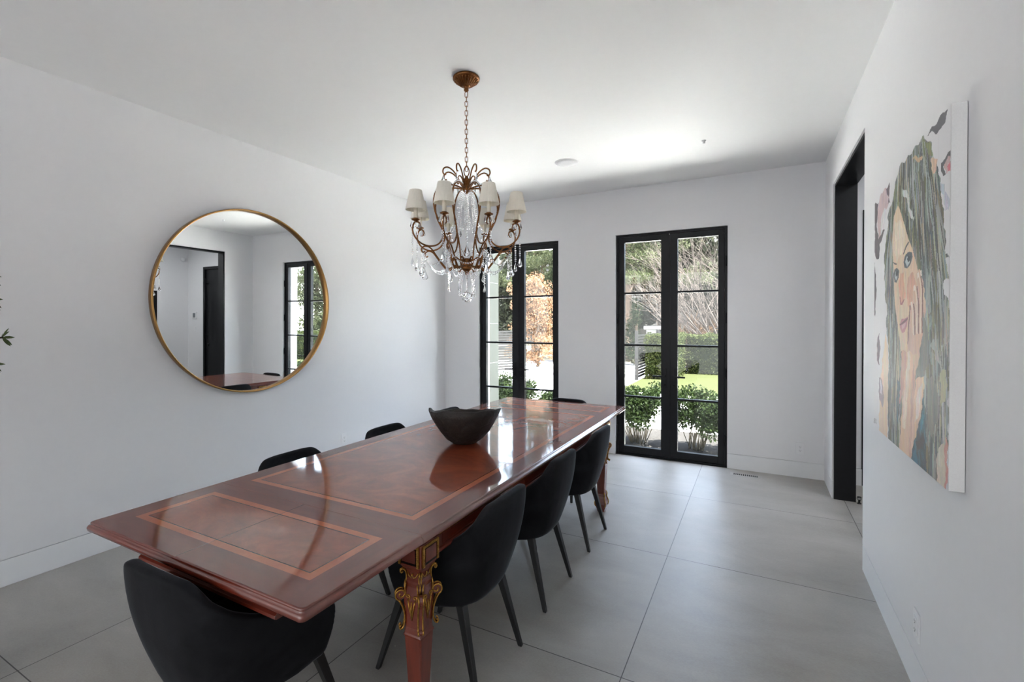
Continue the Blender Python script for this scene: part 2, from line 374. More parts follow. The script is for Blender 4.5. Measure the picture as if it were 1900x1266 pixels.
# ---------------------------------------------------------------- french doors
def french_door(name, X0, X1, label):
    root = empty(name, ((X0 + X1) / 2, YF + .05, 0), kind='structure', label=label); cx = (X0 + X1) / 2
    w = X1 - X0; hw = w / 2
    def B(nm, dims, m, par, bev=0.0015):
        return boxo(nm, (dims[0], dims[1], dims[2], dims[3], dims[4], dims[5]), m, par, bev)
    bm = bmesh.new(); y0, y1 = -0.02, 0.09
    box(bm, -hw, -hw + .028, y0, y1, 0, DH - .001); box(bm, hw - .028, hw, y0, y1, 0, DH - .001); box(bm, -hw + .028, hw - .028, y0, y1, DH - .028, DH - .001); box(bm, -hw + .028, hw - .028, y0, y1, 0.0, 0.018)
    bevel(mesh_obj('door_frame', bm, m_black, root), 0.001)
    for s in (-1, 1):
        a0, a1 = 0.003, hw - .030            # leaf from the meeting line out
        g0, g1 = 0.0865, hw - .0905           # glass opening
        zb, zt = 0.098, 2.415
        lf = bmesh.new()
        def bx(a, b, y0, y1, z0, z1):
            xa, xb = sorted((s * a, s * b)); box(lf, xa, xb, y0, y1, z0, z1)
        bx(a0, g0, -.012, .04, .022, DH - .032); bx(g1, a1, -.012, .04, .022, DH - .032); bx(g0, g1, -.012, .04, .022, zb); bx(g0, g1, -.012, .04, zt, DH - .032)
        lo = bevel(mesh_obj('door_leaf', lf, m_black, root), 0.0015)
        zs = [zb, 0.665, 1.25, 1.838, zt]
        for i in range(4):
            xa, xb = sorted((s * g0, s * g1))
            boxo('glass_pane', (xa, xb, 0.010, 0.016, zs[i] + (.011 if i else 0), zs[i + 1] - (.011 if i < 3 else 0)), m_glass, lo)
        for z in zs[1:4]:
            xa, xb = sorted((s * g0, s * g1)); boxo('muntin', (xa, xb, -.004, .030, z - .011, z + .011), m_black, lo, 0.001)
        # lever handle with long back plate
        hb = bmesh.new(); px = s * 0.046
        box(hb, px - .016, px + .016, -.020, -.0121, 0.775, 1.005)
        h_ = bevel(mesh_obj('handle_plate', hb, m_black, lo), 0.001)
        hb = bmesh.new(); lathe(hb, [(.009, 0), (.009, -.045)], 12, (px, -.012, .915), axis='Y')
        xa, xb = sorted((px - s * .010, px + s * .125)); box(hb, xa, xb, -.064, -.052, .905, .923)
        bevel(mesh_obj('lever_handle', hb, m_black, lo), 0.001)
        hb = bmesh.new(); lathe(hb, [(.011, 0), (.011, -.008), (.006, -.012)], 12, (px, -.020, .82), axis='Y'); mesh_obj('lock_cylinder', hb, m_black, lo)
        for z in (0.28, 0.97, 1.55, 2.14):
            hb = bmesh.new(); lathe(hb, [(.009, -.055), (.009, .055)], 10, (s * (hw - .012), -.026, z)); mesh_obj('hinge', hb, m_black, lo)
    bm = bmesh.new(); box(bm, -.011, .011, -.02, -.0125, .03, DH - .04); mesh_obj('meeting_stile_cover', bm, m_black, root)
    boxo('threshold', (-hw, hw, -.045, .2, -.02, .004), m_black, root)
    return root
french_door('door_1', *D1, 'black steel french door behind the chandelier and bowl, left of the pair')
french_door('door_2', *D2, 'black steel french door fully in view, right of the pair')
# entrance door in the hall
root = empty('door_3', (ED[0], YF + .05, 0), kind='structure', label='tall solid black entrance door in the hall, seen in the round mirror')
w = ED[1] - ED[0]
bm = bmesh.new(); box(bm, 0, .05, -.062, .1, 0, EDH); box(bm, w - .05, w, -.062, .1, 0, EDH); box(bm, .05, w - .05, -.062, .1, EDH - .05, EDH)
bevel(mesh_obj('door_frame', bm, m_black, root), .002)
dl = boxo('door_panel', (.053, w - .053, -.03, .03, .01, EDH - .053), m_black, root, .002)
bm = bmesh.new(); tube(bm, [(w - .13, -.10, 1.10), (w - .13, -.10, 2.30)], .016, 12)
for z in (1.2, 2.2): tube(bm, [(w - .13, -.10, z), (w - .13, -.03, z)], .009, 8)
mesh_obj('pull_handle', bm, m_black, dl)
bm = bmesh.new(); lathe(bm, [(.03, 0), (.03, -.012), (.02, -.018)], 16, (w - .13, -.03, 1.0), axis='Y'); mesh_obj('deadbolt', bm, m_black, dl)
# second black door on the hall's side wall
root = empty('door_4', (HX, HDY[0], 0), kind='structure', label='black door on the side wall of the hall, seen at the mirror edge')
L = HDY[1] - HDY[0]
bm = bmesh.new(); box(bm, -.01, .1, 0, .05, 0, HDZ); box(bm, -.01, .1, L - .05, L, 0, HDZ); box(bm, -.01, .1, .05, L - .05, HDZ - .05, HDZ); mesh_obj('door_frame', bm, m_black, root)
dl = boxo('door_panel', (.01, .05, .053, L - .053, .01, HDZ - .053), m_black, root, .002)
bm = bmesh.new(); lathe(bm, [(.02, 0), (.02, -.01), (.008, -.012), (.008, -.05)], 12, (.01, L - .12, 1.0), axis='X'); box(bm, -.05, -.038, L - .24, L - .11, .992, 1.008); mesh_obj('lever_handle', bm, m_steel, dl)
# ---------------------------------------------------------------- small fittings
def outlet(loc, rz, label):
    o = empty('wall_outlet', loc, rz, label, 'outlet', 'white power outlets')
    bm = bmesh.new(); box(bm, -.036, .036, -.006, 0, -.058, .058); bevel(mesh_obj('cover_plate', bm, m_plastic, o), .003, 3)
    bm = bmesh.new(); box(bm, -.017, .017, -.009, -.0061, -.034, .034, 0)
    for z in (-.018, .016):
        for x in (-.0065, .0065): box(bm, x - .001, x + .001, -.0096, -.0091, z - .003, z + .005, 1)
        box(bm, -.002, .002, -.0096, -.0091, z - .010, z - .006, 1)
    mesh_obj('socket_insert', bm, [m_plastic, m_void], o)
outlet((0.378, YF, .282), 0, 'white outlet on the front wall right of the door beside the floor vent')
outlet((XR, 2.40, .288), -PI / 2, 'white outlet on the right wall below the canvas painting')
outlet((XL, 3.502, .300), PI / 2, 'white outlet low on the left wall above the table edge')
v_ = empty('floor_vent', (-.086, 5.125, 0), 0, 'slotted flush floor vent in the tile near the glass door', 'vent')
bm = bmesh.new(); box(bm, -.140, .140, -.045, .045, -.002, .0015); mesh_obj('vent_plate', bm, simple('vent_grey', srgb(168, 166, 162), .45, nscale=30, namp=.04), v_)
bm = bmesh.new()
for k in range(13): x = -.106 + k * .0168; box(bm, x - .0046, x + .0046, -.024, .024, .0012, .0030)
mesh_obj('vent_slots', bm, m_void, v_)
sp_ = empty('ceiling_speaker', (-1.60, 4.186, ZC), 0, 'round white speaker grille flush in the ceiling', 'speaker')
bm = bmesh.new(); lathe(bm, [(.112, 0), (.112, -.004), (.107, -.006), (.105, -.004)], 48); mesh_obj('trim_ring', bm, m_plastic, sp_)
bm = bmesh.new(); lathe(bm, [(.1045, -.0005), (.1045, -.0042), (.05, -.0045), (.001, -.0045)], 48); mesh_obj('grille', bm, simple('grille_cloth', (.66, .66, .67, 1), .8, nscale=400, namp=.2), sp_)
bm = bmesh.new(); lathe(bm, [(.018, 0), (.018, -.004), (.010, -.006), (.010, -.022), (.006, -.026), (.001, -.026)], 20)
o = mesh_obj('ceiling_sensor', bm, m_plastic); o.location = (-.393, 4.218, ZC); tag(o, 'tiny white sensor on the ceiling near the far right corner', 'sensor')
# hall fittings seen in the mirror
th = empty('thermostat', (2.46, YF, 1.575), 0, 'small square thermostat beside the black entrance door, seen in the mirror', 'thermostat')
bm = bmesh.new(); box(bm, -.075, .075, -.02, 0, -.07, .07); bevel(mesh_obj('thermostat_body', bm, m_plastic, th), .006, 3)
boxo('display', (-.045, .045, -.0212, -.0201, -.045, .045), simple('grey_display', srgb(120, 124, 128), .2), th)
ls = empty('light_switch', (2.46, YF, 1.30), 0, 'white rocker light switch under the thermostat, seen in the mirror', 'switch')
bm = bmesh.new(); box(bm, -.036, .036, -.006, 0, -.058, .058); bevel(mesh_obj('cover_plate', bm, m_plastic, ls), .003)
boxo('rocker', (-.016, .016, -.010, -.0061, -.033, .033), m_plastic, ls, .001)
se = empty('wall_sensor', (HX - .001, 5.20, 2.70), 0, 'round white motion sensor high in the hall corner, seen in the mirror', 'sensor')
bm = bmesh.new(); lathe(bm, [(.001, -.05), (.03, -.045), (.045, -.02), (.045, 0)], 20, axis='X'); mesh_obj('sensor_dome', bm, m_plastic, se)
ds = empty('door_stop', (XR2 + .022, OY1 - .045, 0), 0, 'small black door stop on the floor by the opening jamb', 'door stop')
bm = bmesh.new(); lathe(bm, [(.016, 0), (.016, .004), (.008, .006), (.008, .03), (.015, .032), (.015, .055), (.012, .058)], 16); mesh_obj('stop_post', bm, m_black, ds)
bm = bmesh.new(); lathe(bm, [(.0155, .036), (.017, .038), (.017, .049), (.0155, .051)], 16); mesh_obj('rubber_ring', bm, m_steel, ds)

# ---------------------------------------------------------------- dining table
TX0, TX1 = -2.224, -1.029; TZ = 0.760; YA, YM0, YM1, YZ = 0.806, 1.300, 3.698, 4.150
TCX = (TX0 + TX1) / 2
tb = empty('dining_table', (TCX, (YM0 + YM1) / 2, 0), 0, 'long polished red mahogany dining table with inlaid top and gilded carved legs', 'table')
OX, OY = tb.location.x, tb.location.y
PROF = [(.013, 0), (.009, -.0015), (.008, -.006), (.010, -.0095), (.0035, -.012), (.0005, -.018), (0, -.024), (.002, -.031), (.008, -.036), (.015, -.039), (.020, -.0395), (.021, -.044)]
def slab(name, x0, x1, y0, y1, ends, mats, seams_x=False):
    """moulded edge on both long sides and on the ends listed ('near', 'far'); inlaid top"""
    def loop(ins, z):
        a = ins if 'near' in ends else 0; b = ins if 'far' in ends else 0; r_ = 0.016
        pts = []
        cs = [(x0 + ins, y0 + a, 'near'), (x1 - ins, y0 + a, 'near'), (x1 - ins, y1 - b, 'far'), (x0 + ins, y1 - b, 'far')]
        dirs = [((0, 1), (1, 0)), ((-1, 0), (0, 1)), ((0, -1), (-1, 0)), ((1, 0), (0, -1))]
        for (cx, cy_, end), (d0, d1) in zip(cs, dirs):
            rr = r_ if end in ends else 0.0
            for t in (0, .25, .5, .75, 1):
                ang = t * PI / 2
                k0 = rr * (1 - math.sin(ang)); k1 = rr * (1 - math.cos(ang))
                pts.append((cx + d0[0] * k0 + d1[0] * k1, cy_ + d0[1] * k0 + d1[1] * k1, z))
        return pts
    bm = bmesh.new(); rings = []
    for ins, z in PROF:
        rings.append([bm.verts.new((p[0] - OX, p[1] - OY, p[2])) for p in loop(ins, TZ + z)])
    nn = len(rings[0])
    for ri, (a, b) in enumerate(zip(rings[:-1], rings[1:])):
        for i in range(nn):
            j = (i + 1) % nn
            f = bm.faces.new((a[i], a[j], b[j], b[i])); f.smooth = True
            f.material_index = 5 if (i % 5 == 4 and (i // 5) in (0, 2)) else 4
    bm.faces.new(rings[-1]).material_index = 4
    # rounded corners top filler + mitred inlay
    X0, X1 = x0 + PROF[0][0], x1 - PROF[0][0]; Y0 = y0 + (PROF[0][0] if 'near' in ends else 0); Y1 = y1 - (PROF[0][0] if 'far' in ends else 0)
    top = rings[0]
    bw, iw = .108 - .013, .128 - .013
    ny = .100 if 'near' in ends else .082; fy = .100 if 'far' in ends else .082
    def rect(k, kn, kf, z=TZ): return [bm.verts.new(p) for p in ((X0 + k - OX, Y0 + kn - OY, z), (X1 - k - OX, Y0 + kn - OY, z), (X1 - k - OX, Y1 - kf - OY, z), (X0 + k - OX, Y1 - kf - OY, z))]
    r1 = rect(.097, ny, fy); r2_ = rect(.130, ny + .028, fy + .028); r3 = rect(.1335, ny + .0315, fy + .0315)
    # border: from outer ring (20 verts) to r1
    for s in range(4):
        a, b = r1[s], r1[(s + 1) % 4]
        i0 = s * 5
        f = bm.faces.new([top[i0 + 4], top[(i0 + 5) % nn], ] + [b, a]); f.material_index = 1 if s in (0, 2) else 2
        for k in range(4):
            f = bm.faces.new([top[i0 + k], top[i0 + k + 1], r1[s]]); f.material_index = 1 if s in (0, 2) else 2
    # need border start vertex of each corner: ring index i0..i0+4 belongs to corner s; side s runs i0+4 -> i0+5
    for (A, B_, mi) in ((r1, r2_, 3), (r2_, r3, 6)):
        for s in range(4):
            f = bm.faces.new((A[s], A[(s + 1) % 4], B_[(s + 1) % 4], B_[s])); f.material_index = mi
    f = bm.faces.new(r3); f.material_index = 0
    if seams_x:
        zz = TZ + .0002; cxs = -0.0115
        vs_ = [bm.verts.new(p) for p in ((cxs - .0012, Y0 - OY, zz), (cxs + .0012, Y0 - OY, zz), (cxs + .0012, Y1 - OY, zz), (cxs - .0012, Y1 - OY, zz))]
        bm.faces.new(vs_).material_index = 6
    return mesh_obj(name, bm, [m_burl, m_border, m_borderY, m_band, m_mahog, m_mahogX, m_string], tb)
g = 0.0013
slab('extension_leaf', TX0, TX1, YA, YM0 - g, ('near',), None, True)
slab('tabletop', TX0, TX1, YM0 + g, YM1 - g, (), None)
slab('extension_leaf', TX0, TX1, YM1 + g, YZ, ('far',), None, True)
bm = bmesh.new(); box(bm, TX0 + .05 - OX, TX1 - .05 - OX, YM0 - .012 - OY, YM1 + .012 - OY, TZ - .05, TZ - .046); mesh_obj('under_board', bm, m_mahog, tb)
# frame profile under the top: (inset from edge, z)
AP = [(.022, .7155), (.020, .7130), (.022, .7080), (.030, .7060), (.030, .6560), (.024, .6530), (.021, .6480), (.022, .6420), (.030, .6380), (.034, .6320), (.055, .6320), (.055, .7155)]
def rail(name, p0, p1, inward, m, prof=AP):
    bm = bmesh.new(); p0 = Vector(p0); p1 = Vector(p1); inward = Vector(inward)
    A = [bm.verts.new(p0 + inward * i + Vector((0, 0, z))) for i, z in prof]; B_ = [bm.verts.new(p1 + inward * i + Vector((0, 0, z))) for i, z in prof]
    k = len(prof)
    for i in range(k): bm.faces.new((A[i], A[(i + 1) % k], B_[(i + 1) % k], B_[i]))
    bm.faces.new(A); bm.faces.new(B_)
    return mesh_obj(name, bm, m, tb)
LY = (YM0 + .055, YM1 - .055); LXo = .066
for sx, xe in ((1, TX1), (-1, TX0)):
    rail('apron', (xe - OX, LY[0] + .05 - OY, 0), (xe - OX, LY[1] - .05 - OY, 0), (-sx, 0, 0), m_mahog)
    bm = bmesh.new(); k = int((YM1 - YM0 - .01) / .0075)
    for i in range(k):
        c = Vector((xe - sx * .0215 - OX, YM0 + .006 + i * .0075 - OY, TZ - .0475)); r_ = .0031
        vs_ = [bm.verts.new(c + Vector(q) * r_) for q in ((1, 0, 0), (0, 1, 0), (-1, 0, 0), (0, -1, 0), (0, 0, 1), (0, 0, -1))]
        for f in ((0, 1, 4), (1, 2, 4), (2, 3, 4), (3, 0, 4), (1, 0, 5), (2, 1, 5), (3, 2, 5), (0, 3, 5)): bm.faces.new([vs_[q] for q in f])
    mesh_obj('gilded_beading', bm, m_gold, tb)
    # long frieze panels with thin raised frame
    bm = bmesh.new(); xx = xe - sx * .0295 - OX
    L0, L1 = LY[0] + .075 - OY, LY[1] - .075 - OY
    for i in range(3):
        a = L0 + (L1 - L0) * i / 3 + .02; b = L0 + (L1 - L0) * (i + 1) / 3 - .02
        for (y0, y1, z0, z1) in ((a, b, .697, .700), (a, b, .662, .665), (a, a + .003, .662, .700), (b - .003, b, .662, .700)):
            x_a, x_b = sorted((xx, xx + sx * .002)); box(bm, x_a, x_b, y0, y1, z0, z1)
    mesh_obj('frieze_panel', bm, m_mahogX, tb)
for ye, sy in ((YM0 + .002, 1), (YM1 - .002, -1)):
    rail('apron', (TX0 + LXo + .05 - OX, ye - OY, 0), (TX1 - LXo - .05 - OX, ye - OY, 0), (0, sy, 0), m_mahogX)
# sliding supports beneath the pulled-out leaves
for (ya, yb, sy) in ((0.862, YM0 + .03, 1), (4.094, YM1 - .03, -1)):
    xa, xb = -1.965 - OX, -1.215 - OX
    P2 = [(.012, .7155), (.012, .700), (.016, .696), (.016, .682), (.008, .676), (.008, .670), (.001, .665), (0, .656), (.006, .652), (.03, .652), (.03, .7155)]
    rail('leaf_support', (xa, ya - OY, 0), (xb, ya - OY, 0), (0, sy, 0), m_mahogX, P2)
    for x_, ix_ in ((xa, 1), (xb, -1)):
        y_a, y_b = sorted((ya + sy * .0305, yb)); x_a, x_b = sorted((x_ + ix_ * .010, x_ + ix_ * .03))
        boxo('leaf_support', (x_a, x_b, y_a - OY, y_b - OY, .654, .7155), m_mahog, tb, .001)
# legs
LEGP = [(.632, .050), (.628, .050), (.624, .046), (.618, .044), (.612, .036), (.600, .033), (.578, .031), (.570, .035), (.562, .036), (.548, .034), (.520, .040), (.490, .041), (.450, .0385), (.400, .037), (.380, .039), (.374, .041), (.366, .039), (.30, .0355), (.20, .031), (.145, .028), (.140, .032), (.132, .034), (.124, .031), (.105, .034), (.085, .040), (.060, .043), (.035, .038), (.018, .032), (.006, .030), (0, .028)]
def leg_mesh():
    bm = bmesh.new(); rings = []
    for z, h in LEGP:
        c = h * .16; rings.append([bm.verts.new(p) for p in ((h - c, -h, z), (h, -h + c, z), (h, h - c, z), (h - c, h, z), (-h + c, h, z), (-h, h - c, z), (-h, -h + c, z), (-h + c, -h, z))])
    for a, b in zip(rings[:-1], rings[1:]):
        for i in range(8): bm.faces.new((a[i], a[(i + 1) % 8], b[(i + 1) % 8], b[i]))
    bm.faces.new(rings[0]); bm.faces.new(rings[-1])
    h = .053; box(bm, -h, h, -h, h, .632, .7155)
    return bm
def spiral(c, r0, turns, a0, sgn=1, n=22):
    out = []
    for i in range(n):
        t = i / (n - 1); a = a0 + sgn * t * turns * 2 * PI; r_ = r0 * (1 - .82 * t)
        out.append((c[0] + r_ * math.cos(a), c[1] + r_ * math.sin(a)))
    return out
def scroll_pts():
    # in (radial, z) plane: large volute at top, S tail curling out at the bottom
    s1 = spiral((.064, .522), .022, 1.35, -PI * .5 + .35, 1)[::-1]
    tail = [(.066, .492), (.056, .468), (.051, .440), (.052, .418), (.057, .402), (.066, .396), (.070, .404), (.064, .410)]
    return s1 + [(.072, .5005)] + tail
def top_curl(): return [(.046, .566), (.044, .585), (.048, .603), (.058, .612), (.066, .606), (.062, .598), (.057, .602)]
def ornament(bm, ang, flat=.0085):
    ca, sa = math.cos(ang), math.sin(ang); side = Vector((-sa, ca, 0))
    def P(rz, off=0): return Vector((ca * rz[0], sa * rz[0], rz[1])) + side * off
    sp2 = catmull([(p[0], p[1], 0) for p in scroll_pts()], 2)
    for off in (-flat, flat):
        tube(bm, [P((q.x, q.y), off) for q in sp2], .0032, 6, 1)
    # wooden ribbon between the two gilded edges
    A = [[bm.verts.new(P((q.x, q.y), o_)) for o_ in (-flat, flat)] for q in sp2]
    for a, b in zip(A[:-1], A[1:]): f = bm.faces.new((a[0], a[1], b[1], b[0])); f.material_index = 0
    for o_ in (-flat, flat):
        cvert = bm.verts.new(P((.064, .522), o_ * .9)); rr = [bm.verts.new(P((.064 + .019 * math.cos(t_), .522 + .019 * math.sin(t_)), o_ * .9)) for t_ in [2 * PI * k / 14 for k in range(14)]]
        for k in range(14): f = bm.faces.new((cvert, rr[k], rr[(k + 1) % 14])); f.material_index = 0
    tc2 = catmull([(p[0], p[1], 0) for p in top_curl()], 3)
    for off in (-.004, .004): tube(bm, [P((q.x, q.y), off) for q in tc2], .0028, 6, 1)
    # acanthus leaf running down the corner
    for off in (-.011, 0, .011):
        pts = [P((.047 + .004 * math.sin(i * 1.3), .565 - i * .018), off * (1 - i / 11)) for i in range(11 if off == 0 else 7)]
        tube(bm, pts, [max(.0012, .0036 * (1 - abs(i - 3) / 9)) for i in range(len(pts))], 6, 1)
    c = P((.050, .372)); bmesh.ops.create_icosphere(bm, subdivisions=1, radius=.006, matrix=Matrix.Translation(c))
def face_ornament(bm, ang):
    ca, sa = math.cos(ang), math.sin(ang); side = Vector((-sa, ca, 0))
    def P(s_, z, out): return Vector((ca * out, sa * out, z)) + side * s_
    for sg in (-1, 1):
        sp_ = [P(sg * (.012 + p[0]), p[1], .0405) for p in spiral((.004, .515), .011, 1.2, -PI / 2, sg, 14)]
        tube(bm, sp_, .0026, 6, 1)
        tube(bm, [P(sg * .016, .504, .0415), P(sg * .010, .480, .0425), P(sg * .004, .455, .041), P(0, .430, .040)], [.003, .0034, .0026, .001], 6, 1)
        tube(bm, [P(sg * .024, .604, .034), P(sg * .016, .590, .036), P(sg * .006, .585, .037), P(0, .600, .036)], .0022, 6, 1)
    tube(bm, [P(0, .500, .042), P(0, .470, .043), P(0, .445, .041)], [.002, .004, .001], 6, 1)
for sx, xe in ((1, TX1), (-1, TX0)):
    for ly, sy in ((LY[0], -1), (LY[1], 1)):
        lx = xe - sx * LXo
        lg = mesh_obj('leg', leg_mesh(), m_legwood, tb); lg.location = (lx - OX, ly - OY, 0); bevel(lg, .0015, 2)
        bm = bmesh.new()
        for k in range(4): ornament(bm, PI / 4 + k * PI / 2)
        for k in range(4): face_ornament(bm, k * PI / 2)
        for f in bm.faces:
            f.smooth = True
        og = mesh_obj('gilded_carving', bm, [m_legwood, m_gold], lg)
        # foot carving
        bm = bmesh.new()
        for k in range(4):
            a = PI / 4 + k * PI / 2; ca, sa = math.cos(a), math.sin(a)
            pts = catmull([(ca * r_, sa * r_, z) for r_, z in ((.040, .155), (.050, .135), (.046, .115), (.054, .095), (.062, .07), (.056, .045), (.050, .05), (.053, .06))], 3)
            tube(bm, pts, .004, 6)
        mesh_obj('foot_carving', bm, m_gold, lg)
        # framed burl panels on the two outer faces of the block
        for (nx, ny) in ((sx, 0), (0, sy)):
            bm = bmesh.new(); H0 = .0535
            def PB(u0, u1, z0, z1, t0, t1, mi):
                if nx: xa_, xb_ = sorted((nx * t0, nx * t1)); box(bm, xa_, xb_, u0, u1, z0, z1, mi)
                else: ya_, yb_ = sorted((ny * t0, ny * t1)); box(bm, u0, u1, ya_, yb_, z0, z1, mi)
            PB(-.040, .040, .640, .708, H0, H0 + .002, 1); PB(-.030, .030, .650, .698, H0 + .002, H0 + .0045, 2)
            mesh_obj('block_panel', bm, [m_legwood, m_string, m_mahogX], lg)
            bm = bmesh.new()
            for (u0, u1, z0, z1) in ((-.046, -.036, .636, .712), (.036, .046, .636, .712), (-.036, .036, .703, .712)):
                nseg = max(2, int(max(u1 - u0, z1 - z0) / .006))
                for i in range(nseg):
                    if u1 - u0 > z1 - z0: a0_, a1_, b0_, b1_ = u0 + (u1 - u0) * i / nseg, u0 + (u1 - u0) * (i + .8) / nseg, z0, z1
                    else: a0_, a1_, b0_, b1_ = u0, u1, z0 + (z1 - z0) * i / nseg, z0 + (z1 - z0) * (i + .8) / nseg
                    PB(a0_, a1_, b0_, b1_, H0, H0 + .005, 0)
                PB(u0, u1, z0, z1, H0 - .0005, H0 + .003, 0)
            mesh_obj('gilded_frame', bm, m_gold, lg)

# ---------------------------------------------------------------- chairs
RIM = [(0, 0, -.270, .770), (.12, .09, -.268, .770), (.21, .150, -.260, .766), (.27, .180, -.248, .752), (.35, .213, -.222, .712), (.45, .240, -.170, .664), (.56, .256, -.105, .625), (.69, .265, -.02, .592), (.82, .268, .075, .568), (.93, .266, .150, .552), (.98, .264, .183, .535), (1.0, .262, .196, .505)]
BOT = [(0, 0, -.180, .350), (.12, .06, -.178, .350), (.21, .105, -.168, .350), (.27, .13, -.156, .350), (.35, .160, -.135, .350), (.45, .187, -.098, .350), (.56, .206, -.05, .350), (.69, .218, .01, .350), (.82, .225, .08, .350), (.93, .228, .14, .350), (.98, .228, .165, .350), (1, .226, .175, .352)]
def chair():
    c = empty('dining_chair', (0, 0, 0))
    xs = [p[0] for p in RIM]
    def S(tab, s, k): return interp(abs(s), xs, [p[k] for p in tab])
    NS = 49; th = .042; rings = []; bm = bmesh.new()
    ss = [-1 + 2 * i / (NS - 1) for i in range(NS)]
    def outer(s, t):
        sg = 1 if s >= 0 else -1
        w = 1 - (1 - t) ** 1.9
        x = sg * (S(BOT, s, 1) + (S(RIM, s, 1) - S(BOT, s, 1)) * w); y = S(BOT, s, 2) + (S(RIM, s, 2) - S(BOT, s, 2)) * w
        z = S(BOT, s, 3) + (S(RIM, s, 3) - S(BOT, s, 3)) * t
        return Vector((x, y, z))
    for s in ss:
        e = .03; a = outer(max(-1, s - e), .7); b = outer(min(1, s + e), .7); tg = (b - a); tg.z = 0; tg.normalize()
        inw = Vector((-tg.y, tg.x, 0))
        if inw.dot(Vector((0, .1, 0)) - Vector((a.x, a.y, 0))) < 0: inw = -inw
        ring = []
        T_ = [0, .06, .2, .35, .5, .65, .8, .92, 1.0]
        for t in T_:
            p = outer(s, t)
            if t == 0: p = p + inw * .012 + Vector((0, 0, -.012))
            if t == .06: p = p + Vector((0, 0, -.006))
            ring.append(p)
        tp = outer(s, 1.0)
        for k in (1, 2, 3, 4): a_ = PI * k / 5; ring.append(tp + inw * (th / 2) * (1 - math.cos(a_)) + Vector((0, 0, 1)) * (th / 2) * .55 * math.sin(a_))
        for t in reversed(T_):
            p = outer(s, t) + inw * (th + .012 * (1 - t)); ring.append(p)
        rings.append([bm.verts.new(p) for p in ring])
    k = len(rings[0])
    for a, b in zip(rings[:-1], rings[1:]):
        for i in range(k): bm.faces.new((a[i], a[(i + 1) % k], b[(i + 1) % k], b[i]))
    bm.faces.new(rings[0]); bm.faces.new(rings[-1])
    o = mesh_obj('backrest', bm, m_velvet, c, True); sb = o.modifiers.new('sub', 'SUBSURF'); sb.levels = 1; sb.render_levels = 1
    # seat cushion
    bm = bmesh.new(); rings = []
    def plan(k, sc, dz=0):
        pts = []
        for i in range(40):
            a = 2 * PI * i / 40; ca, sa = math.cos(a), math.sin(a)
            x = .238 * sc * math.copysign(abs(ca) ** .62, ca); y = .055 + (.205 if sa > 0 else .215) * sc * math.copysign(abs(sa) ** .70, sa)
            if sa < 0: x *= 1 - .18 * (-sa)
            pts.append((x, y))
        return pts
    for sc, z in ((.80, .338), (.90, .340), (.955, .350), (.985, .372), (.995, .40), (1.0, .425), (.99, .445), (.96, .460), (.88, .468), (.6, .474), (.25, .476)):
        rings.append([bm.verts.new((x, y, z)) for x, y in plan(0, sc)])
    for a, b in zip(rings[:-1], rings[1:]):
        for i in range(40): bm.faces.new((a[i], a[(i + 1) % 40], b[(i + 1) % 40], b[i]))
    bm.faces.new(rings[0]); bm.faces.new(rings[-1])
    mesh_obj('seat', bm, m_velvet, c, True)
    for sx in (-1, 1):
        for (tx, ty, fx, fy) in ((.155, -.115, .190, -.212), (.175, .165, .222, .275)):
            bm = bmesh.new(); rr = []
            for t in (0, .02, .985, 1):
                cx = sx * (tx + (fx - tx) * t); cyy = ty + (fy - ty) * t; z = .355 * (1 - t); h = .0175 - .0080 * t - (.0012 if t in (1,) else 0)
                rr.append([bm.verts.new((cx + a * h, cyy + b * h, z)) for a, b in ((-1, -1), (1, -1), (1, 1), (-1, 1))])
            for a, b in zip(rr[:-1], rr[1:]):
                for i in range(4): bm.faces.new((a[i], a[(i + 1) % 4], b[(i + 1) % 4], b[i]))
            bm.faces.new(rr[0]); bm.faces.new(rr[-1])
            bevel(mesh_obj('leg', bm, m_blackwood, c), .002)
    return c
ch0 = chair()
GRP = 'black velvet dining chairs around the table'
spots = [(-1.56, .97, 0.0, 'black velvet dining chair tucked under the near end of the table'),
         (-1.18, 1.745, PI / 2, 'black velvet dining chair on the right side of the table, beside the near gilded leg'),
         (-1.18, 2.41, PI / 2, 'middle black velvet dining chair on the right side of the table'),
         (-1.18, 3.13, PI / 2, 'black velvet dining chair on the right side of the table, closest to the glass doors'),
         (-2.075, 1.745, -PI / 2, 'black velvet chair across the table below the round mirror, largest of the wall side'),
         (-2.075, 2.50, -PI / 2, 'middle black velvet chair on the wall side of the table, beyond the outlet'),
         (-2.075, 3.24, -PI / 2, 'black velvet chair on the wall side of the table, partly hidden behind the bowl'),
         (-1.585, 3.955, PI, 'black velvet chair at the far end, its back just above the table top')]
for i, (x, y, rz, lb) in enumerate(spots):
    o = ch0 if i == 0 else copy_tree(ch0)
    o.location = (x, y, 0); o.rotation_euler = (0, 0, rz); tag(o, lb, 'chair', GRP)

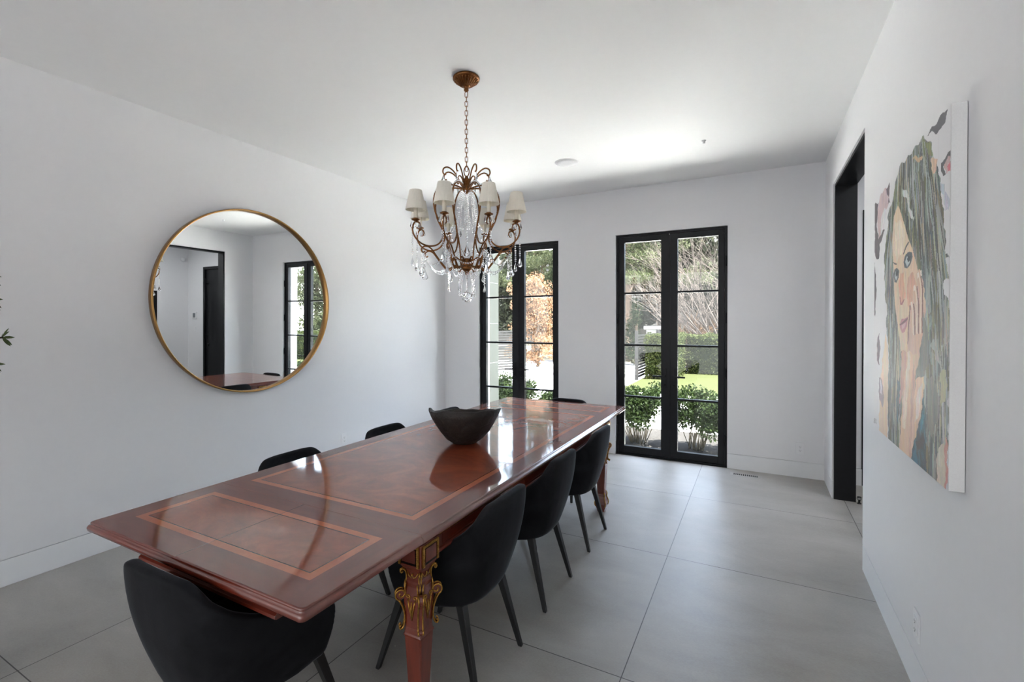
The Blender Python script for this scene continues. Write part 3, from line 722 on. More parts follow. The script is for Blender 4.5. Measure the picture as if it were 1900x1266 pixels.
# ---------------------------------------------------------------- bowl
bm = bmesh.new(); prof = []
NB = 72; rings = []
outerp = [(.005, .004), (.05, 0), (.075, .006), (.115, .035), (.150, .078), (.180, .125), (.201, .165), (.216, .200)]
innerp = [(.208, .200), (.192, .165), (.171, .127), (.140, .083), (.105, .045), (.06, .022), (.005, .018)]
def rimz(a):
    tip = .016 * max(0, math.cos(a - .42)) ** 24 + .018 * max(0, math.cos(a - 3.62)) ** 30
    return .0015 * math.sin(3 * a + 1) + .0025 * math.sin(5 * a + 2.2) + .002 * math.sin(11 * a) + .030 * math.cos(a + .99) + tip
for pi_, (r_, z) in enumerate(outerp + innerp):
    ring = []
    for i in range(NB):
        a = 2 * PI * i / NB; t = z / .2
        nz = mnoise.noise(Vector((math.cos(a) * 4 * r_ * 6, math.sin(a) * 4 * r_ * 6, z * 16))) * .004
        rr = r_ * (1 + .035 * t * math.sin(2 * a + .6) + .02 * t * math.sin(3 * a)) + nz
        ring.append(bm.verts.new((rr * math.cos(a), rr * math.sin(a), z + rimz(a) * t ** 3)))
    rings.append(ring)
for a, b in zip(rings[:-1], rings[1:]):
    for i in range(NB): bm.faces.new((a[i], a[(i + 1) % NB], b[(i + 1) % NB], b[i]))
bm.faces.new(rings[0]); bm.faces.new(rings[-1])
o = mesh_obj('decorative_bowl', bm, m_bowl, None, True); o.location = (-1.60, 2.43, TZ); tag(o, 'dark rough hammered bowl with an uneven rim on the dining table', 'bowl')

# ---------------------------------------------------------------- round mirror
mr = empty('wall_mirror', (XL, 2.510, 1.690), 0, 'large round mirror in a thin brass frame on the left wall', 'mirror')
mr.rotation_euler = (0, R(.45), R(-.45))
RM = .765
bm = bmesh.new(); lathe(bm, [(RM - .012, .012), (RM - .012, .048), (RM - .008, .050), (RM - .002, .050), (RM, .047), (RM, .006), (RM - .004, .004), (RM - .03, .004), (RM - .03, .012)], 128, axis='X', cap=False)
mesh_obj('mirror_frame', bm, m_brass, mr, False)
bm = bmesh.new(); lathe(bm, [(RM - .0125, .0145), (RM - .014, .0155), (.3, .0155), (.0005, .0155)], 128, axis='X', cap=False); g_ = mesh_obj('mirror_glass', bm, m_mirror, mr)
for p in g_.data.polygons: p.use_smooth = False
bm = bmesh.new(); lathe(bm, [(RM - .031, .006), (RM - .031, .0125), (.001, .0125), (.001, .006)], 64, axis='X'); mesh_obj('backing', bm, m_void, mr)

# ---------------------------------------------------------------- painted canvas
PAINT = [('hair',(112,121,113),[(0.534,0.02),(0.747,0.007),(0.825,0.053),(0.852,0.092),(0.887,0.131),(0.911,0.17),(0.926,0.215),(0.943,0.263),(0.96,0.319),(0.967,0.384),(1.001,0.396),(0.968,0.397),(0.969,0.419),(0.999,0.453),(0.955,0.452),(0.949,0.491),(0.981,0.501),(1.003,0.525),(1.003,0.564),(1.004,0.662),(0.997,0.758),(1.0,0.865),(0.969,0.916),(0.936,1.033),(0.794,1.027),(0.433,1.043),(0.287,1.037),(0.281,0.928),(0.277,0.804),(0.289,0.682),(0.266,0.624),(0.242,0.589),(0.227,0.564),(0.261,0.536),(0.222,0.468),(0.206,0.393),(0.196,0.319),(0.215,0.258),(0.266,0.199),(0.252,0.16),(0.328,0.122),(0.385,0.064),(0.442,0.016)]),
('skin',(226,204,180),[(0.234,0.606),(0.173,0.713),(0.151,0.769),(0.126,0.87),(0.111,0.961),(0.117,1.043),(0.27,1.042),(0.281,0.683)]),
('face',(227,203,176),[(0.421,0.148),(0.357,0.18),(0.339,0.259),(0.345,0.329),(0.366,0.378),(0.365,0.42),(0.383,0.487),(0.419,0.557),(0.447,0.601),(0.481,0.657),(0.523,0.677),(0.562,0.657),(0.619,0.604),(0.71,0.53),(0.703,0.469),(0.699,0.41),(0.666,0.37),(0.622,0.325),(0.576,0.291),(0.54,0.254),(0.478,0.193)]),
('skin2',(222,170,140),[(0.469,0.389),(0.439,0.435),(0.461,0.472),(0.497,0.5),(0.539,0.485),(0.525,0.436),(0.505,0.391)]),
('skin2',(216,166,142),[(0.579,0.411),(0.553,0.463),(0.593,0.516),(0.656,0.498),(0.679,0.439),(0.643,0.405)]),
('skin3',(236,222,200),[(0.382,0.2),(0.364,0.309),(0.41,0.35),(0.498,0.319),(0.526,0.269),(0.471,0.211)]),
('neck',(205,165,150),[(0.495,0.665),(0.479,0.768),(0.456,0.852),(0.509,0.813),(0.552,0.701),(0.559,0.654)]),
('teal',(62,118,128),[(0.434,0.764),(0.416,0.859),(0.447,0.915),(0.471,0.819),(0.464,0.766)]),
('eye',(70,76,84),[(0.512,0.359),(0.533,0.339),(0.579,0.33),(0.624,0.34),(0.63,0.354),(0.605,0.374),(0.559,0.384),(0.526,0.381)]),
('eyew',(196,204,204),[(0.533,0.362),(0.56,0.344),(0.592,0.35),(0.592,0.367),(0.559,0.379)]),
('pup',(40,42,50),[(0.56,0.353),(0.579,0.344),(0.605,0.349),(0.599,0.36),(0.573,0.364)]),
('eye',(76,80,86),[(0.362,0.391),(0.378,0.371),(0.417,0.369),(0.447,0.383),(0.439,0.407),(0.408,0.421),(0.377,0.416)]),
('eyew',(190,198,198),[(0.377,0.397),(0.394,0.379),(0.424,0.384),(0.424,0.406),(0.401,0.413)]),
('pup',(40,42,50),[(0.393,0.386),(0.409,0.378),(0.432,0.384),(0.424,0.397),(0.401,0.398)]),
('brow',(92,84,80),[(0.505,0.33),(0.533,0.311),(0.573,0.296),(0.582,0.3),(0.546,0.316),(0.516,0.333)]),
('brow',(92,84,80),[(0.344,0.342),(0.379,0.348),(0.41,0.351),(0.41,0.357),(0.371,0.353)]),
('nose',(170,105,100),[(0.457,0.472),(0.468,0.5),(0.497,0.502),(0.532,0.485),(0.511,0.487),(0.482,0.494),(0.468,0.474)]),
('lip',(192,132,136),[(0.459,0.568),(0.489,0.548),(0.518,0.553),(0.576,0.541),(0.563,0.573),(0.531,0.596),(0.496,0.6),(0.467,0.579)]),
('lipd',(120,76,82),[(0.459,0.568),(0.51,0.56),(0.573,0.545),(0.573,0.551),(0.518,0.567),(0.467,0.572)]),
('lipl',(214,176,180),[(0.489,0.574),(0.525,0.567),(0.552,0.562),(0.532,0.58),(0.503,0.587)]),
('arm',(222,190,162),[(0.562,0.639),(0.549,0.711),(0.509,0.808),(0.486,0.906),(0.453,1.038),(0.614,1.026),(0.651,0.855),(0.668,0.748),(0.718,0.658),(0.76,0.591),(0.681,0.582)]),
('arml',(236,220,200),[(0.579,0.652),(0.559,0.719),(0.523,0.82),(0.508,0.922),(0.552,0.912),(0.58,0.801),(0.6,0.714),(0.619,0.648)]),
('armd',(206,166,146),[(0.651,0.69),(0.62,0.822),(0.594,1.001),(0.621,1.009),(0.651,0.855),(0.671,0.746)]),
('hand',(218,186,168),[(0.605,0.504),(0.625,0.498),(0.637,0.532),(0.643,0.457),(0.637,0.443),(0.661,0.445),(0.686,0.481),(0.679,0.409),(0.702,0.405),(0.725,0.406),(0.77,0.464),(0.782,0.528),(0.762,0.594),(0.718,0.665),(0.573,0.658),(0.579,0.57)]),
('f',(238,220,206),[(0.62,0.503),(0.632,0.533),(0.639,0.602),(0.652,0.601),(0.645,0.532),(0.632,0.503)]),
('f',(128,86,80),[(0.64,0.503),(0.652,0.532),(0.659,0.601),(0.671,0.6),(0.665,0.532),(0.652,0.503)]),
('f',(238,220,206),[(0.656,0.45),(0.681,0.497),(0.682,0.599),(0.694,0.598),(0.693,0.497),(0.669,0.45)]),
('f',(128,86,80),[(0.676,0.451),(0.7,0.497),(0.701,0.598),(0.713,0.597),(0.711,0.497),(0.688,0.451)]),
('f',(238,220,206),[(0.697,0.412),(0.727,0.464),(0.724,0.597),(0.735,0.596),(0.738,0.464),(0.709,0.412)]),
('f',(128,86,80),[(0.716,0.412),(0.745,0.464),(0.742,0.595),(0.753,0.595),(0.756,0.464),(0.727,0.412)]),
('handedge',(130,90,84),[(0.596,0.509),(0.579,0.57),(0.569,0.634),(0.579,0.633),(0.593,0.569),(0.612,0.509)]),
('nail',(240,226,216),[(0.612,0.5),(0.631,0.496),(0.635,0.513),(0.617,0.517)]),
('nail',(240,226,216),[(0.64,0.447),(0.661,0.444),(0.664,0.46),(0.645,0.464)]),
('nail',(240,226,216),[(0.688,0.411),(0.706,0.409),(0.71,0.425),(0.692,0.428)]),
('nail',(240,226,216),[(0.719,0.407),(0.736,0.405),(0.74,0.421),(0.724,0.424)]),
('shadow',(128,134,124),[(0.76,0.529),(0.805,0.591),(0.808,0.688),(0.776,0.726),(0.683,0.73),(0.718,0.665),(0.751,0.595)]),
('chest',(228,196,172),[(0.773,0.728),(0.766,0.781),(0.733,0.85),(0.654,0.952),(0.621,0.993),(0.646,0.843),(0.677,0.747),(0.725,0.723)]),
('chestl',(238,222,208),[(0.754,0.743),(0.749,0.782),(0.709,0.851),(0.672,0.886),(0.684,0.811),(0.713,0.756)]),
('dress',(52,84,98),[(0.766,0.786),(0.79,0.838),(0.8,1.026),(0.607,1.02),(0.654,0.956),(0.724,0.861)]),
('dressl',(66,128,146),[(0.733,0.873),(0.761,0.823),(0.773,0.864),(0.739,0.898)]),
('dressd',(56,46,50),[(0.679,0.94),(0.757,0.894),(0.78,0.915),(0.71,0.955)]),
('dressl',(58,108,128),[(0.641,0.988),(0.686,0.961),(0.711,0.992),(0.667,1.008)]),
('hairl',(168,172,166),[(0.837,0.621),(0.888,0.663),(0.927,0.674),(0.907,0.645),(0.862,0.611)]),
('hairg',(118,118,114),[(0.798,0.723),(0.812,0.856),(0.856,0.897),(0.913,0.818),(0.926,0.767),(0.86,0.714)]),
('cream',(214,204,184),[(0.917,0.906),(0.954,0.885),(0.986,0.896),(0.992,1.014),(0.91,1.008),(0.898,0.953)]),
('cream',(176,176,140),[(0.923,0.698),(0.981,0.69),(0.981,0.773),(0.94,0.788)]),
('pinkdrip',(206,150,136),[(0.963,0.886),(0.989,0.856),(0.997,0.94),(0.987,1.011),(0.973,1.009),(0.979,0.93)]),
('peach',(204,178,140),[(0.616,0.038),(0.674,0.045),(0.735,0.07),(0.73,0.078),(0.651,0.055)]),
('olive',(136,140,96),[(0.749,0.016),(0.815,0.049),(0.85,0.093),(0.826,0.093),(0.791,0.063)]),
('peach',(222,192,168),[(0.831,0.1),(0.854,0.095),(0.882,0.114),(0.879,0.137),(0.851,0.141),(0.827,0.127)]),
('white',(214,218,214),[(0.5,0.104),(0.553,0.13),(0.604,0.195),(0.641,0.248),(0.604,0.228),(0.553,0.163),(0.493,0.121)]),
('gray',(92,90,96),[(0.785,0.015),(0.973,0.0),(0.951,0.028),(0.914,0.042),(0.875,0.038),(0.852,0.027)]),
('gray',(92,90,94),[(0.918,0.137),(0.947,0.125),(0.977,0.121),(1.01,0.126),(1.011,0.146),(0.948,0.141),(0.957,0.169),(0.935,0.167)]),
('pink',(208,176,176),[(0.952,0.139),(0.98,0.133),(1.005,0.14),(1.005,0.178),(0.966,0.171)]),
('pinkd',(214,120,132),[(0.977,0.157),(1.0,0.156),(1.002,0.177),(0.982,0.174)]),
('blue',(200,205,213),[(0.911,0.187),(0.946,0.19),(0.976,0.228),(1.001,0.251),(0.987,0.275),(0.953,0.264),(0.947,0.217),(0.917,0.207)]),
('pinkl',(208,184,186),[(0.279,0.044),(0.123,0.045),(0.056,0.107),(0.063,0.16),(0.086,0.227),(0.129,0.219),(0.153,0.129),(0.218,0.125),(0.277,0.112)]),
('graypur',(112,98,106),[(0.282,0.043),(0.221,0.048),(0.255,0.073),(0.287,0.12),(0.253,0.111),(0.289,0.075)]),
('white2',(222,220,220),[(0.143,0.13),(0.2,0.122),(0.235,0.139),(0.177,0.206),(0.12,0.208)]),
('dk',(98,90,94),[(-0.008,0.064),(-0.004,0.152),(0.013,0.188),(-0.011,0.245),(0.013,0.287),(0.09,0.31),(0.112,0.249),(0.201,0.206),(0.159,0.198),(0.086,0.227),(0.042,0.153),(0.077,0.069),(0.037,0.069)]),
('dk',(98,90,94),[(0.004,0.313),(0.047,0.412),(0.018,0.533),(-0.02,0.531),(-0.022,0.406)]),
('dk',(98,90,94),[(-0.03,0.59),(-0.004,0.622),(-0.016,0.847),(-0.041,0.851)]),
('mauve',(128,112,118),[(0.104,0.6),(0.127,0.654),(0.107,0.731),(0.068,0.723),(0.061,0.659)]),
('mauve',(150,134,140),[(0.114,0.78),(0.17,0.793),(0.215,0.856),(0.175,0.893),(0.126,0.876),(0.102,0.833)]),
('mauvel',(206,196,202),[(0.13,0.79),(0.159,0.802),(0.177,0.844),(0.137,0.851)]),
('sig',(70,70,72),[(-0.027,0.968),(-0.021,0.964),(-0.014,0.985),(-0.021,0.989)]),
('sig',(70,70,72),[(-0.008,0.967),(-0.002,0.964),(0.004,0.985),(-0.003,0.989)]),
('sig',(70,70,72),[(0.01,0.967),(0.016,0.963),(0.022,0.984),(0.015,0.988)]),
('sig',(70,70,72),[(0.028,0.966),(0.034,0.963),(0.04,0.983),(0.033,0.987)]),
('sig',(70,70,72),[(0.046,0.966),(0.051,0.962),(0.058,0.983),(0.051,0.987)])]
NU, NV = 300, 400
img = np.empty((NV, NU, 3)); img[:] = (226, 225, 227); hgt = np.zeros((NV, NU))
uu, vv = np.meshgrid((np.arange(NU) + .5) / NU, (np.arange(NV) + .5) / NV)
def inside(pts, U=uu, V_=vv):
    r_ = np.zeros(U.shape, bool); n_ = len(pts)
    for i in range(n_):
        (x1, y1), (x2, y2) = pts[i], pts[(i + 1) % n_]
        if y1 == y2: continue
        c_ = (y1 > V_) != (y2 > V_)
        r_ ^= c_ & (U < (x2 - x1) * (V_ - y1) / (y2 - y1) + x1)
    return r_
# faint vertical drips on the ground colour
for k in range(60):
    u = rng.random(); w_ = .0012 + .002 * rng.random(); m_ = (abs(uu - u) < w_) & (vv > rng.random() * .7)
    img[m_] = img[m_] * .8 + np.array([(206, 200, 202), (214, 208, 200), (202, 196, 200)][k % 3]) * .2
HC = [(84, 92, 98), (104, 114, 118), (128, 138, 136), (150, 158, 158), (170, 176, 170), (112, 116, 84), (136, 138, 100), (96, 98, 86), (144, 128, 100), (76, 80, 82), (120, 128, 128)]
wu = (rng.random((40, 40)) - .5)
def wob(U, V_, amp=.006, fr=26):
    return U + amp * np.sin(V_ * fr * 3.1 + U * 9) + amp * .6 * np.sin(V_ * fr * 7.7 + U * 23), V_ + amp * np.sin(U * fr * 2.7 + V_ * 5)
def strokes(mask, cols, n_, L0, L1, w0, w1, lean, alpha, seed):
    rg = np.random.default_rng(seed); ys, xs_ = np.where(mask)
    for _ in range(n_):
        q = rg.integers(len(ys)); u0, v0 = uu[ys[q], xs_[q]], vv[ys[q], xs_[q]]
        L = L0 + (L1 - L0) * rg.random(); w_ = w0 + (w1 - w0) * rg.random(); sl_ = lean(u0, v0) + .34 * (rg.random() - .5); cv = .9 * (rg.random() - .5)
        i0, i1 = max(0, int((v0 - L / 2) * NV)), min(NV, int((v0 + L / 2) * NV) + 1)
        if i1 <= i0: continue
        t = (vv[i0:i1] - v0); cu = u0 + sl_ * t + cv * t * t * 3
        wd = w_ * np.sqrt(np.clip(1 - (2 * t / L) ** 2, 0, 1))
        dd = np.abs(uu[i0:i1] - cu); m_ = (dd < wd) & mask[i0:i1]
        c_ = np.array(cols[rg.integers(len(cols))]) + rg.normal(0, 5, 3)
        sub = img[i0:i1]; br = (1 + .10 * np.sin(uu[i0:i1] * 900 + rg.random() * 9))[..., None]
        sub[m_] = (sub * (1 - alpha) + c_ * br * alpha)[m_]
        hgt[i0:i1][m_] += rg.random() * .5 * (1 - dd / np.maximum(wd, 1e-6))[m_]
def hair_lean(u, v): return (u - .50) * (.95 if v < .45 else .15)
hu, hv = wob(uu, vv)
for nm, col, pts in PAINT:
    small = nm in ('eye', 'eyew', 'pup', 'brow', 'nose', 'lip', 'lipd', 'lipl', 'f', 'nail', 'handedge', 'sig', 'face')
    U_, V2 = wob(uu, vv, .0012 if small else .005)
    m_ = inside(pts, U_, V2)
    if not m_.any(): continue
    a = {'skin3': .6, 'skin2': .55, 'arml': .7, 'armd': .7, 'shadow': .75, 'chestl': .7}.get(nm, .96)
    img[m_] = img[m_] * (1 - a) + np.array(col) * a; hgt[m_] += .3
    if nm == 'hair':
        strokes(m_, HC, 1300, .06, .26, .005, .020, hair_lean, .80, 3)
        strokes(m_, [(70, 76, 80), (150, 160, 162), (176, 182, 176), (98, 100, 74), (60, 64, 66)], 420, .05, .2, .004, .011, hair_lean, .85, 13)
        strokes(m_, [(196, 200, 196), (182, 176, 146), (206, 190, 160)], 120, .05, .16, .003, .008, hair_lean, .7, 4)
        strokes(m_, [(52, 54, 56), (66, 62, 56)], 160, .06, .2, .0015, .004, hair_lean, .8, 5)
    elif nm in ('face', 'skin', 'arm', 'hand', 'chest', 'neck'):
        b = np.array(col)
        strokes(m_, [b * 1.03, b * .96, b + (8, -4, -10), b + (-10, -14, -14), b + (4, 8, 8)], 160 if nm == 'face' else 90, .04, .18, .004, .016, lambda u, v: .05, .45, 8)
    elif nm in ('dress', 'teal'):
        strokes(m_, [(44, 66, 78), (66, 112, 126), (54, 52, 58), (90, 128, 132)], 140, .03, .09, .003, .009, lambda u, v: .3, .8, 9)
    elif nm in ('shadow', 'hairg'):
        strokes(m_, [(104, 110, 104), (130, 134, 126), (146, 146, 130)], 90, .08, .22, .004, .012, lambda u, v: .05, .6, 10)
    elif nm not in ('eye', 'eyew', 'pup', 'brow', 'nose', 'lip', 'lipd', 'lipl', 'f', 'nail', 'handedge', 'sig', 'gray'):
        b = np.array(col); strokes(m_, [b * .92, b * 1.05, b + (-12, -14, -8)], 50, .02, .08, .003, .010, lambda u, v: .1, .5, 11)
img = np.clip(img, 0, 255)
lin = np.where(img / 255 <= .04045, img / 255 / 12.92, ((img / 255 + .055) / 1.055) ** 2.4)
CY0, CY1, CZ0, CZ1, CFX = 1.925, 2.975, 0.972, 2.180, 0.533
n = NT('oil_paint_on_canvas'); at = n.node('ShaderNodeAttribute', attribute_name='paint'); v = n.coord()
n.set(Base_Color=at.outputs['Color'], Roughness=.5); n.bump(n.noise(v, 500, 2), .15, .001); m_paint = n.m
m_canvas = simple('primed_canvas', (.80, .80, .79, 1), .75, nscale=300, namp=.03)
pa = empty('canvas_painting', (XR, (CY0 + CY1) / 2, (CZ0 + CZ1) / 2), 0, 'tall unframed canvas portrait of a long-haired woman resting her cheek on her hand', 'painting')
py_, pz_ = (CY0 + CY1) / 2, (CZ0 + CZ1) / 2
gu = np.linspace(0, 1, NU + 1); gv = np.linspace(0, 1, NV + 1)
hp = np.zeros((NV + 1, NU + 1)); hp[:NV, :NU] += np.clip(hgt, 0, 3); 
Y_ = CY1 - gu * (CY1 - CY0) - py_; Z_ = CZ1 - gv * (CZ1 - CZ0) - pz_
vx = np.empty((NV + 1, NU + 1, 3)); vx[..., 0] = CFX - XR - .0004 * hp; vx[..., 1] = Y_[None, :]; vx[..., 2] = Z_[:, None]
vx[0, :, 0] = vx[-1, :, 0] = vx[:, 0, 0] = vx[:, -1, 0] = CFX - XR
idx = np.arange((NV + 1) * (NU + 1)).reshape(NV + 1, NU + 1)
fc = np.stack([idx[:-1, :-1], idx[1:, :-1], idx[1:, 1:], idx[:-1, 1:]], -1).reshape(-1, 4)
me = bpy.data.meshes.new('painted_face'); me.vertices.add(vx.size // 3); me.vertices.foreach_set('co', vx.reshape(-1))
me.loops.add(fc.size); me.loops.foreach_set('vertex_index', fc.reshape(-1)); me.polygons.add(len(fc)); me.polygons.foreach_set('loop_start', np.arange(0, fc.size, 4)); me.polygons.foreach_set('loop_total', np.full(len(fc), 4))
ca_ = me.color_attributes.new('paint', 'FLOAT_COLOR', 'CORNER'); cc_ = np.ones((len(fc), 4, 4)); cc_[..., :3] = lin.reshape(-1, 1, 3); ca_.data.foreach_set('color', cc_.reshape(-1))
me.materials.append(m_paint); me.update(); me.validate()
po = bpy.data.objects.new('painted_face', me); COL.objects.link(po); po.parent = pa
bm = bmesh.new(); box(bm, CFX - XR + .0008, -.002, CY0 - py_, CY1 - py_, CZ0 - pz_, CZ1 - pz_); bevel(mesh_obj('stretched_canvas', bm, m_canvas, pa), .002)

# ---------------------------------------------------------------- chandelier
CHX, CHY = -1.594, 2.450
chd = empty('chandelier', (CHX, CHY, ZC), 0, 'bronze chandelier with crystal strands and ivory pleated shades above the table', 'chandelier')
zc = -ZC
def cz(z): return z - ZC
# canopy
bm = bmesh.new(); lathe(bm, [(.078, 0), (.083, -.006), (.083, -.014), (.076, -.020), (.066, -.026), (.046, -.042), (.024, -.056), (.014, -.062), (.012, -.072), (.016, -.078), (.012, -.086), (.004, -.09)], 48)
cn = mesh_obj('canopy', bm, m_bronze, chd)
bm = bmesh.new()
for k in range(24):
    a = 2 * PI * k / 24; tube(bm, [(r_ * math.cos(a), r_ * math.sin(a), z) for r_, z in ((.074, -.0225), (.062, -.030), (.044, -.0455), (.026, -.057))], [.0042, .0036, .0026, .0015], 6)
mesh_obj('fluting', bm, m_bronze, cn)
# chain from z 2.93 to 2.47
zt_ = 2.932; k = 0
while zt_ > 2.475:
    L = .036; bm = bmesh.new(); w_ = .0085; rr = []
    for i in range(16):
        a = 2 * PI * i / 16; x = w_ * math.cos(a); z = (L / 2 - w_) * (1 if math.sin(a) >= 0 else -1) + w_ * math.sin(a)
        rr.append((x, 0, z) if k % 2 == 0 else (0, x, z))
    tube(bm, rr, .0022, 6, closed=True); ln = mesh_obj('chain_link', bm, m_bronze, chd); ln.location = (0, 0, cz(zt_ - L / 2)); ln.rotation_euler = (0, 0, .49)
    zt_ -= .0285; k += 1
bm = bmesh.new(); rr = [(.016 * math.cos(2 * PI * i / 20), 0, .030 * math.sin(2 * PI * i / 20)) for i in range(20)]; tube(bm, rr, .0034, 8, closed=True)
ln = mesh_obj('top_ring', bm, m_bronze, chd); ln.location = (0, 0, cz(2.440)); ln.rotation_euler = (0, 0, .49)
bm = bmesh.new(); lathe(bm, [(.003, 2.415), (.010, 2.41), (.012, 2.400), (.020, 2.392), (.026, 2.38), (.022, 2.366), (.028, 2.352), (.024, 2.336), (.030, 2.328), (.020, 2.316), (.008, 2.306), (.002, 2.30)], 24, (0, 0, -ZC)); mesh_obj('upper_hub', bm, m_bronze, chd)
bm = bmesh.new(); lathe(bm, [(.004, 1.905), (.030, 1.900), (.036, 1.893), (.034, 1.884), (.031, 1.878), (.030, 1.850), (.034, 1.842), (.030, 1.834), (.016, 1.822), (.010, 1.812), (.012, 1.806), (.002, 1.798)], 24, (0, 0, -ZC)); mesh_obj('lower_hub', bm, m_bronze, chd)
bm = bmesh.new(); tube(bm, [(0, 0, cz(1.80)), (0, 0, cz(1.70))], .0015, 6)
mesh_obj('center_wire', bm, m_bronze, chd)
ARM = [(.022, 2.332), (.075, 2.345), (.135, 2.340), (.188, 2.305), (.212, 2.245), (.203, 2.170), (.172, 2.105), (.152, 2.055), (.158, 2.010), (.190, 1.974), (.240, 1.962), (.290, 1.975), (.328, 2.010), (.342, 2.055), (.330, 2.092), (.306, 2.098), (.294, 2.080), (.300, 2.062), (.313, 2.060)]
CURL = [(.022, 2.340), (.045, 2.375), (.080, 2.425), (.118, 2.448), (.146, 2.440), (.154, 2.418), (.146, 2.402), (.134, 2.404)]
LOW = [(.030, 1.855), (.060, 1.850), (.100, 1.842), (.122, 1.828), (.150, 1.850), (.195, 1.905), (.230, 1.948), (.262, 1.960), (.285, 1.948), (.288, 1.930), (.276, 1.922), (.266, 1.930)]
LOW2 = [(.034, 1.880), (.070, 1.905), (.092, 1.895), (.096, 1.868), (.080, 1.853), (.066, 1.862)]
INN = [(.152, 2.055), (.128, 2.010), (.110, 1.960), (.100, 1.90), (.090, 1.868)]
a_view = math.atan2(-CHY, -CHX)
def cyl(a, pts, n_=5): return [Vector((math.cos(a) * q.x, math.sin(a) * q.x, cz(q.y))) for q in catmull([(p[0], p[1], 0) for p in pts], n_)]
NEIG = 8
def crystal_bead(bm, c, r_):
    bmesh.ops.create_icosphere(bm, subdivisions=1, radius=r_, matrix=Matrix.Translation(c))
def strand(name, pts, r_=.0052, step=.0125, parent=chd):
    bm = bmesh.new(); pts = [Vector(p) for p in pts]; seg = [(b - a).length for a, b in zip(pts[:-1], pts[1:])]; tot = sum(seg); n_ = max(2, int(tot / step)); d_ = 0
    for i in range(n_ + 1):
        t = tot * i / n_; j = 0
        while j < len(seg) - 1 and t > seg[j]: t -= seg[j]; j += 1
        p = pts[j].lerp(pts[j + 1], min(1, t / max(seg[j], 1e-6))); crystal_bead(bm, p, r_ * (1.25 if i % 4 == 0 else 1))
    return mesh_obj(name, bm, m_crystal, parent)
_drop = {}
def drop(loc, L=.062, wdt=.017, yaw=0, name='crystal_drop', par=chd):
    key = (round(L, 4), round(wdt, 4))
    if key not in _drop:
        bm = bmesh.new(); prof = [(.0012, 0), (.12, -.12), (.30, -.30), (.62, -.52), (.92, -.72), (1.0, -.82), (.82, -.93), (.42, -.99), (.02, -1.0)]
        seg = 10; rings = []
        for r_, z in prof:
            rings.append([bm.verts.new((wdt * r_ * math.cos(2 * PI * i / seg), wdt * .55 * r_ * math.sin(2 * PI * i / seg), L * z)) for i in range(seg)])
        for a, b in zip(rings[:-1], rings[1:]):
            for i in range(seg): bm.faces.new((a[i], a[(i + 1) % seg], b[(i + 1) % seg], b[i]))
        bm.faces.new(rings[0]); bm.faces.new(rings[-1]); o = mesh_obj(name, bm, m_crystal, par); _drop[key] = o.data
    else:
        o = bpy.data.objects.new(name, _drop[key]); COL.objects.link(o); o.parent = par
    o.location = loc; o.rotation_euler = (0, 0, yaw); return o
def sag(p, q, s, n_=10):
    p, q = Vector(p), Vector(q); return [p.lerp(q, t / n_) - Vector((0, 0, s * 4 * (t / n_) * (1 - t / n_))) for t in range(n_ + 1)]
def pc(a, r_, z): return Vector((math.cos(a) * r_, math.sin(a) * r_, cz(z)))
